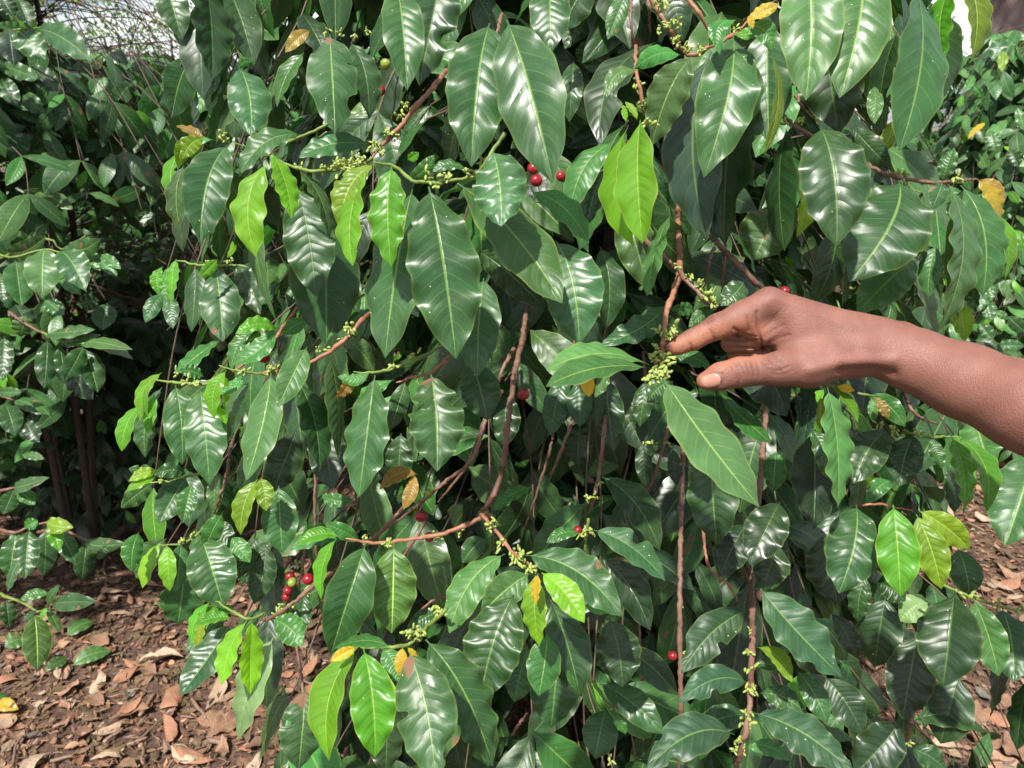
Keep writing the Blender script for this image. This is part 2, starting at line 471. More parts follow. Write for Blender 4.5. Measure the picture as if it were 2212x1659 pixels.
# ------------------------------------------------------------------ the person's arm
HX, HY, HK = 2500 * S, 1050 * S, 900 / 2212.0 * S      # survey frame of the hand
D0 = 0.588
def hp(x, y, dz=0.0):      # hand survey px -> world, dz metres behind the reference depth
    return at(HX + x * HK, HY + y * HK, D0 + dz)
def hr(r, dz=0.0): return r * HK * (D0 + dz) / FPX
def pr_(px, py, dz): return at(px, py, D0 + dz)
def rr_(r, dz): return r * (D0 + dz) / FPX

PR = []   # (a, b, ra, rb, k)
def cone(a, b, ra, rb, k=0.006): PR.append((np.array(a), np.array(b), ra, rb, k))
mm = 0.001
# forearm and wrist
W0 = pr_(1893, 748, 6*mm); W0r = rr_(57, 0)
F1 = pr_(1975, 778, -4*mm); F1r = rr_(62, 0)
F2 = pr_(2080, 822, -25*mm); F2r = rr_(75, -.025)
F3 = pr_(2225, 880, -60*mm); F3r = rr_(90, -.06)
F4 = pr_(2420, 965, -95*mm); F4r = 0.036
F5 = pr_(2640, 1040, -120*mm); F5r = 0.041
F6 = F5 + np.array((0.07, 0.01, 0.0)); 
U1 = F6 + np.array((0.10, -0.20, 0.12))
cone(W0, F1, W0r, F1r, .012); cone(F1, F2, F1r, F2r, .012); cone(F2, F3, F2r, F3r, .012); cone(F3, F4, F3r, F4r, .015)
cone(F4, F5, F4r, F5r, .015); cone(F5, F6, F5r, 0.036, .015); cone(F6, U1, 0.036, 0.045, .02)
# ulnar head (bump on top of wrist)
cone(pr_(1948, 722, 10*mm), pr_(1975, 733, 10*mm), rr_(28, 0), rr_(26, 0), .008)
# tendon ridge on the thumb side of the wrist
cone(pr_(1800, 772, -12*mm), pr_(1925, 770, -12*mm), rr_(17, 0), rr_(12, 0), .012)
cone(pr_(1925, 785, -8*mm), pr_(2010, 812, -12*mm), rr_(22, 0), rr_(30, 0), .012)
# metacarpals / back of the hand
cone(pr_(1664, 657, 4*mm), pr_(1850, 724, 6*mm), rr_(33, 0), rr_(46, 0), .008)
cone(pr_(1648, 676, 24*mm), pr_(1850, 735, 18*mm), rr_(30, 0), rr_(44, 0), .010)
cone(pr_(1660, 702, 40*mm), pr_(1850, 745, 26*mm), rr_(28, 0), rr_(40, 0), .010)
cone(pr_(1690, 735, 52*mm), pr_(1850, 755, 30*mm), rr_(26, 0), rr_(38, 0), .010)
cone(pr_(1850, 735, 12*mm), W0, rr_(48, 0), W0r, .012)
# first web muscle
cone(pr_(1716, 735, 12*mm), pr_(1830, 752, 6*mm), rr_(55, 0), rr_(52, 0), .014)
cone(pr_(1700, 690, 6*mm), pr_(1760, 760, 2*mm), rr_(30, 0), rr_(36, 0), .012)
# thumb
cone(pr_(1838, 770, 0), pr_(1745, 792, -4*mm), rr_(44, 0), rr_(41, 0), .012)
cone(pr_(1745, 792, -4*mm), hp(1420, 985, -8*mm), rr_(41, 0), hr(158), .010)
cone(hp(1420, 985, -8*mm), hp(1010, 1022, -12*mm), hr(156), hr(135), .006)
cone(hp(1010, 1022, -12*mm), hp(830, 1062, -13*mm), hr(136), hr(124), .005)
cone(hp(830, 1062, -13*mm), hp(685, 1105, -12*mm), hr(124), hr(88), .005)
# index finger
cone(hp(1290, 350, 3*mm), hp(1040, 480, 0), hr(146), hr(140), .006)
cone(hp(1040, 480, 0), hp(800, 580, -2*mm), hr(142), hr(118), .005)
cone(hp(800, 580, -2*mm), hp(560, 706, -1*mm), hr(119), hr(99), .004)
cone(hp(560, 706, -1*mm), hp(420, 765, 0), hr(99), hr(84), .004)
cone(hp(420, 765, 0), hp(345, 793, 1*mm), hr(84), hr(60), .004)
cone(hp(1130, 600, 4*mm), hp(1250, 640, 6*mm), hr(105), hr(130), .008)     # fleshy base, palm side
# middle finger, curled behind
cone(hp(1250, 430, 26*mm), hp(930, 740, 24*mm), hr(115), hr(98), .003)
cone(hp(930, 740, 24*mm), hp(1110, 745, 14*mm), hr(96), hr(84), .002)
cone(hp(1110, 745, 14*mm), hp(1250, 700, 12*mm), hr(84), hr(72), .002)
# ring finger
cone(hp(1280, 560, 44*mm), hp(985, 850, 32*mm), hr(110), hr(92), .003)
cone(hp(985, 850, 32*mm), hp(1160, 875, 20*mm), hr(90), hr(80), .002)
cone(hp(1160, 875, 20*mm), hp(1290, 830, 18*mm), hr(80), hr(70), .002)
# little finger
cone(hp(1400, 700, 56*mm), hp(1120, 930, 46*mm), hr(95), hr(82), .003)
cone(hp(1120, 930, 46*mm), hp(1260, 960, 34*mm), hr(80), hr(72), .002)
cone(hp(1260, 960, 34*mm), hp(1370, 930, 32*mm), hr(72), hr(60), .002)

def build_sdf(PR, vox, pad=0.03):
    lo = np.min([np.minimum(p[0] - p[2], p[1] - p[3]) for p in PR], 0) - 3 * vox
    hi = np.max([np.maximum(p[0] + p[2], p[1] + p[3]) for p in PR], 0) + 3 * vox
    n = np.ceil((hi - lo) / vox).astype(int) + 1
    G = np.full(n, 0.05, np.float32)
    axs = [lo[i] + vox * np.arange(n[i]) for i in range(3)]
    for a, b, ra, rb, k in PR:
        m = max(ra, rb) + pad
        l = np.minimum(a, b) - m; h = np.maximum(a, b) + m
        i0 = np.clip(((l - lo) / vox).astype(int), 0, n); i1 = np.clip(((h - lo) / vox).astype(int) + 1, 0, n)
        X, Y, Z = np.meshgrid(*[axs[q][i0[q]:i1[q]].astype(np.float32) for q in range(3)], indexing='ij')
        ab = (b - a); L2 = float(ab @ ab) + 1e-12
        px, py, pz = X - a[0], Y - a[1], Z - a[2]
        t = np.clip((px * ab[0] + py * ab[1] + pz * ab[2]) / L2, 0, 1)
        d = np.sqrt((px - t * ab[0]) ** 2 + (py - t * ab[1]) ** 2 + (pz - t * ab[2]) ** 2) - (ra + t * (rb - ra))
        g = G[i0[0]:i1[0], i0[1]:i1[1], i0[2]:i1[2]]
        hh = np.clip(0.5 + 0.5 * (g - d) / k, 0, 1)
        g[...] = g * (1 - hh) + d * hh - k * hh * (1 - hh)
    return G, lo

def surface_nets(G, lo, vox):
    s = G < 0
    c = np.zeros(tuple(x - 1 for x in G.shape), np.int8)
    for dx in (0, 1):
        for dy in (0, 1):
            for dz in (0, 1):
                c += s[dx:dx + c.shape[0], dy:dy + c.shape[1], dz:dz + c.shape[2]]
    act = (c > 0) & (c < 8)
    idx = np.argwhere(act)
    ids = np.full(c.shape, -1, np.int32); ids[tuple(idx.T)] = np.arange(len(idx))
    acc = np.zeros((len(idx), 3)); cnt = np.zeros(len(idx))
    corners = [(x, y, z) for x in (0, 1) for y in (0, 1) for z in (0, 1)]
    vals = {q: G[idx[:, 0] + q[0], idx[:, 1] + q[1], idx[:, 2] + q[2]] for q in corners}
    for i, p in enumerate(corners):
        for q in corners[i + 1:]:
            if sum(abs(p[k] - q[k]) for k in range(3)) != 1: continue
            a, b = vals[p], vals[q]; m = (a < 0) != (b < 0)
            t = np.where(m, a / np.where(m, a - b, 1), 0)
            pt = np.array(p)[None] + t[:, None] * (np.array(q) - np.array(p))[None]
            acc += np.where(m[:, None], pt, 0); cnt += m
    V = lo + vox * (idx + acc / cnt[:, None])
    F = []
    for ax in range(3):
        o1, o2 = (ax + 1) % 3, (ax + 2) % 3
        sl0 = [slice(None)] * 3; sl1 = [slice(None)] * 3
        sl0[ax] = slice(0, -1); sl1[ax] = slice(1, None)
        e = s[tuple(sl0)] != s[tuple(sl1)]
        ee = np.argwhere(e)
        ee = ee[(ee[:, o1] > 0) & (ee[:, o2] > 0)]
        sgn = s[tuple(ee.T)]
        def g(d1, d2):
            q = ee.copy(); q[:, o1] -= d1; q[:, o2] -= d2
            return ids[tuple(q.T)]
        f = np.stack([g(1, 1), g(0, 1), g(0, 0), g(1, 0)], -1)
        f = np.where(sgn[:, None], f, f[:, ::-1])
        F.append(f)
    return V, np.concatenate(F)

VOX = 0.0012
G_, lo_ = build_sdf(PR, VOX)
AV, AF = surface_nets(G_, lo_, VOX); del G_

def vnormals(V, F):
    fn = np.cross(V[F[:, 2]] - V[F[:, 0]], V[F[:, 3]] - V[F[:, 1]])
    n = np.zeros_like(V)
    for k in range(4): np.add.at(n, F[:, k], fn)
    return norm(n)
def lap(V, F, it, lam=0.5):
    e = np.concatenate([F[:, [0, 1]], F[:, [1, 2]], F[:, [2, 3]], F[:, [3, 0]]])
    deg = np.zeros(len(V)); np.add.at(deg, e[:, 0], 1); np.add.at(deg, e[:, 1], 1)
    for _ in range(it):
        a = np.zeros_like(V); np.add.at(a, e[:, 0], V[e[:, 1]]); np.add.at(a, e[:, 1], V[e[:, 0]])
        V = V + lam * (a / deg[:, None] - V)
    return V
AV = lap(AV, AF, 3)
AN = vnormals(AV, AF)
# creases, tendons and knuckle folds carved into the side that faces the camera
qx, qy, qz = proj(AV); hx, hy = (qx - HX) / HK, (qy - HY) / HK
facing = np.clip(-(AN @ VF) * 1.6 + 0.25, 0, 1)
def segdist(x, y, pts):
    d = np.full(len(x), 1e9)
    for (x0, y0), (x1, y1) in zip(pts[:-1], pts[1:]):
        L2 = (x1 - x0) ** 2 + (y1 - y0) ** 2
        t = np.clip(((x - x0) * (x1 - x0) + (y - y0) * (y1 - y0)) / L2, 0, 1)
        d = np.minimum(d, np.hypot(x - x0 - t * (x1 - x0), y - y0 - t * (y1 - y0)))
    return d
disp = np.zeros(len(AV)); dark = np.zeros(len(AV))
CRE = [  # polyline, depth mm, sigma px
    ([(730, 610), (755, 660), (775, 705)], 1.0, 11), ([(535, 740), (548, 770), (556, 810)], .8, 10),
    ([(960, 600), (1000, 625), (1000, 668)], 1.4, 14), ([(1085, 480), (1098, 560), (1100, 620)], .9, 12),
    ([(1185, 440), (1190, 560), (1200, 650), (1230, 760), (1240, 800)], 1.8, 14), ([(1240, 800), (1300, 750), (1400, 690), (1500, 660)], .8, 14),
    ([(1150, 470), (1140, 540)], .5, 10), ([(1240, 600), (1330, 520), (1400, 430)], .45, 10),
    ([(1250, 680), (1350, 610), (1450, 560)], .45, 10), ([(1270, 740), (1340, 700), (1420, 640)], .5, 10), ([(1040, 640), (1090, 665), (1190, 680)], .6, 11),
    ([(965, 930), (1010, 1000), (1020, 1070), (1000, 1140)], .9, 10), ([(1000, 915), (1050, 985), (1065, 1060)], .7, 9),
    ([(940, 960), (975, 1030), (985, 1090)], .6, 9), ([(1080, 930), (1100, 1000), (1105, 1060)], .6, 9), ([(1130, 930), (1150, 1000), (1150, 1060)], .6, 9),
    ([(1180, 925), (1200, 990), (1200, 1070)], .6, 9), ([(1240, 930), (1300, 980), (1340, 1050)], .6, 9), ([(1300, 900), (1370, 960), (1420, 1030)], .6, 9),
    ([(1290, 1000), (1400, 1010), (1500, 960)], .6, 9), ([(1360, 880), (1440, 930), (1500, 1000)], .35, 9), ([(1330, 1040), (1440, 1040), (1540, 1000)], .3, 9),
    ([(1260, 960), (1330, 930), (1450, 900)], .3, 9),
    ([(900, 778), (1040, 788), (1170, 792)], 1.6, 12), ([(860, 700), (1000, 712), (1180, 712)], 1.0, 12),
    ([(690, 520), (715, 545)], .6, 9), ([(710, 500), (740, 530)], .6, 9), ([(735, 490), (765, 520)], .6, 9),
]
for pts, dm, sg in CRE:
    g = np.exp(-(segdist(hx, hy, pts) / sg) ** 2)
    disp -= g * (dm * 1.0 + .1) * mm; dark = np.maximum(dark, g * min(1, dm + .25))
CRE2 = [([(845, 1035), (862, 1085), (838, 1150)], .9, 12), ([(850, 1032), (740, 1036), (660, 1062)], .5, 9), ([(360, 735), (400, 715)], .4, 8)]
for pts, dm, sg in CRE2:
    g = np.exp(-(segdist(hx, hy, pts) / sg) ** 2); disp -= g * dm * mm; dark = np.maximum(dark, g * .5)
ridge = [([(1700, 1000), (1950, 930), (2212, 900), (2500, 900)], 2.2, 60), ([(1350, 300), (1700, 420), (2100, 600)], .5, 30),
         ([(2000, 1010), (2250, 1000), (2500, 1040)], -2.0, 50), ([(2150, 800), (2450, 870)], -1.2, 70), ([(1290, 300), (1295, 330)], 1.3, 70)]
for pts, dm, sg in ridge:
    disp += np.exp(-(segdist(hx, hy, pts) / sg) ** 2) * dm * mm
AV = AV + AN * (disp * facing)[:, None]
front = (facing > 0.3)
# skin tone: palm side of the digits is lighter and warmer, knuckles and carved creases darker
def soft(d, a, b): return np.clip((b - d) / (b - a), 0, 1)
palm = np.zeros(len(AV))
d_low = segdist(hx, hy, [(300, 830), (560, 800), (800, 690), (1010, 650), (1130, 640)])
palm = np.maximum(palm, soft(d_low, 60, 190) * 0.9)
palm = np.maximum(palm, soft(segdist(hx, hy, [(640, 1000), (800, 930), (1000, 880), (1200, 850)]), 20, 110) * 0.8)
palm = np.maximum(palm, soft(segdist(hx, hy, [(600, 1080), (640, 1180)]), 30, 110) * 0.9)
palm = np.maximum(palm, soft(segdist(hx, hy, [(900, 760), (1180, 790)]), 60, 140) * 0.7)
palm = np.where(hx > 1300, palm * np.clip((1450 - hx) / 150, 0, 1), palm)
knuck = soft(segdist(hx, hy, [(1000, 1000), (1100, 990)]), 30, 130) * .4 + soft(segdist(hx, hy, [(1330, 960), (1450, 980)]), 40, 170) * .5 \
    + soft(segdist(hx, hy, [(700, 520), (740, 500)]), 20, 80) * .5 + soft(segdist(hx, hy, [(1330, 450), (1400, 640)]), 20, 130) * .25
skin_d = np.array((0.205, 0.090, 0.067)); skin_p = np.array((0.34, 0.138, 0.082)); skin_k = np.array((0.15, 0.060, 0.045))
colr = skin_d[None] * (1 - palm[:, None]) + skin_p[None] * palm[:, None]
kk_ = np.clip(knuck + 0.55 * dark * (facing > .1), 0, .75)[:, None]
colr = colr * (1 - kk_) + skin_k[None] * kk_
fore = np.clip((qx - 1900) / 350, 0, 1)[:, None] * 0.22
colr = colr * (1 - fore) + np.array((0.20, 0.080, 0.060))[None] * fore

def skin_material():
    m, t, out = newmat('skin'); b = NB(t)
    tint = b.n('ShaderNodeAttribute', attribute_name='tint').outputs['Color']
    tco = b.n('ShaderNodeTexCoord').outputs['Object']
    n1 = b.noise(tco, 55, 4, 0.6); n2 = b.noise(tco, 320, 2)
    hs = b.n('ShaderNodeHueSaturation'); b.l(tint, hs.inputs['Color'])
    b.l(b.mapr(n1, 0.3, 0.7, 0.86, 1.14), hs.inputs['Value'])
    sp = b.mix(b.mapr(n2, 0.62, 0.75, 0, 0.12), hs.outputs[0], (0.12, 0.05, 0.035, 1))
    pr = b.n('ShaderNodeBsdfPrincipled'); b.l(sp, pr.inputs['Base Color'])
    pr.inputs['Roughness'].default_value = 0.56
    pr.inputs['Specular IOR Level'].default_value = 0.38
    pr.inputs['Subsurface Weight'].default_value = 0.18
    pr.inputs['Subsurface Radius'].default_value = (1.0, 0.35, 0.2)
    pr.inputs['Subsurface Scale'].default_value = 0.004
    mpn = b.n('ShaderNodeMapping'); mpn.inputs['Rotation'].default_value = (0, 0.4, 0); mpn.inputs['Scale'].default_value = (1, 1, 0.55)
    b.l(tco, mpn.inputs['Vector'])
    vo = b.n('ShaderNodeTexVoronoi', feature='DISTANCE_TO_EDGE'); vo.inputs['Scale'].default_value = 650; b.l(mpn.outputs[0], vo.inputs['Vector'])
    h = b.math('ADD', b.math('MULTIPLY', b.mapr(vo.outputs['Distance'], 0, 0.35), 1.0), b.math('MULTIPLY', b.noise(tco, 120, 4, .6), 1.6))
    b.l(b.bump(h, 0.5, 0.00032), pr.inputs['Normal'])
    b.l(pr.outputs[0], out.inputs['Surface'])
    return m
M_SKIN = skin_material()
person = mesh_obj('person', AV, AF, M_SKIN, None, F6, {'tint': colr})
tag(person, 'bare brown arm reaching in from the right, its index finger touching the flower buds', 'person')

# nails draped on the skin
bvh = BVHTree.FromPolygons([tuple(v) for v in AV], [tuple(int(i) for i in f) for f in AF])
M_NAIL = simple_mat('nail', (0.42, 0.21, 0.16, 1), 0.32, 0.1, 60, 0.08, 0.6)
def drape_nail(cx, cy, ax, ay, L, Wd, sq=2.6, lift=0.0005):
    al = math.hypot(ax, ay); ax /= al; ay /= al; nx, ny = -ay, ax
    n1, n2 = 14, 12; P = []
    for i in range(n1 + 1):
        for j in range(n2 + 1):
            a = i / n1 * 2 - 1; c = j / n2 * 2 - 1
            # superellipse map of the square
            r = max(abs(a), abs(c)); th = math.atan2(c, a)
            rad = r / (abs(math.cos(th)) ** sq + abs(math.sin(th)) ** sq) ** (1 / sq)
            u, v = rad * math.cos(th) * L / 2, rad * math.sin(th) * Wd / 2
            o = Vector(CAM); d = Vector(hp(cx + ax * u + nx * v, cy + ay * u + ny * v)) - o; d.normalize()
            hit, nrm, _, _ = bvh.ray_cast(o, d)
            if hit is None: hit = Vector(hp(cx + ax * u * .8 + nx * v * .8, cy + ay * u * .8 + ny * v * .8)); nrm = -d
            edge = max(0, (r - 0.82) / 0.18)
            P.append(np.array(hit + nrm * lift * (1.0 - 1.5 * edge)))
    P = np.array(P)
    return mesh_obj('fingernail', P, grid_faces(n1, n2), M_NAIL, person, P.mean(0))
drape_nail(735, 1104, -150, 34, 205, 138)['label'] = 'pale short thumbnail'
drape_nail(318, 752, -95, 62, 95, 34)['label'] = 'narrow rim of the index fingernail'
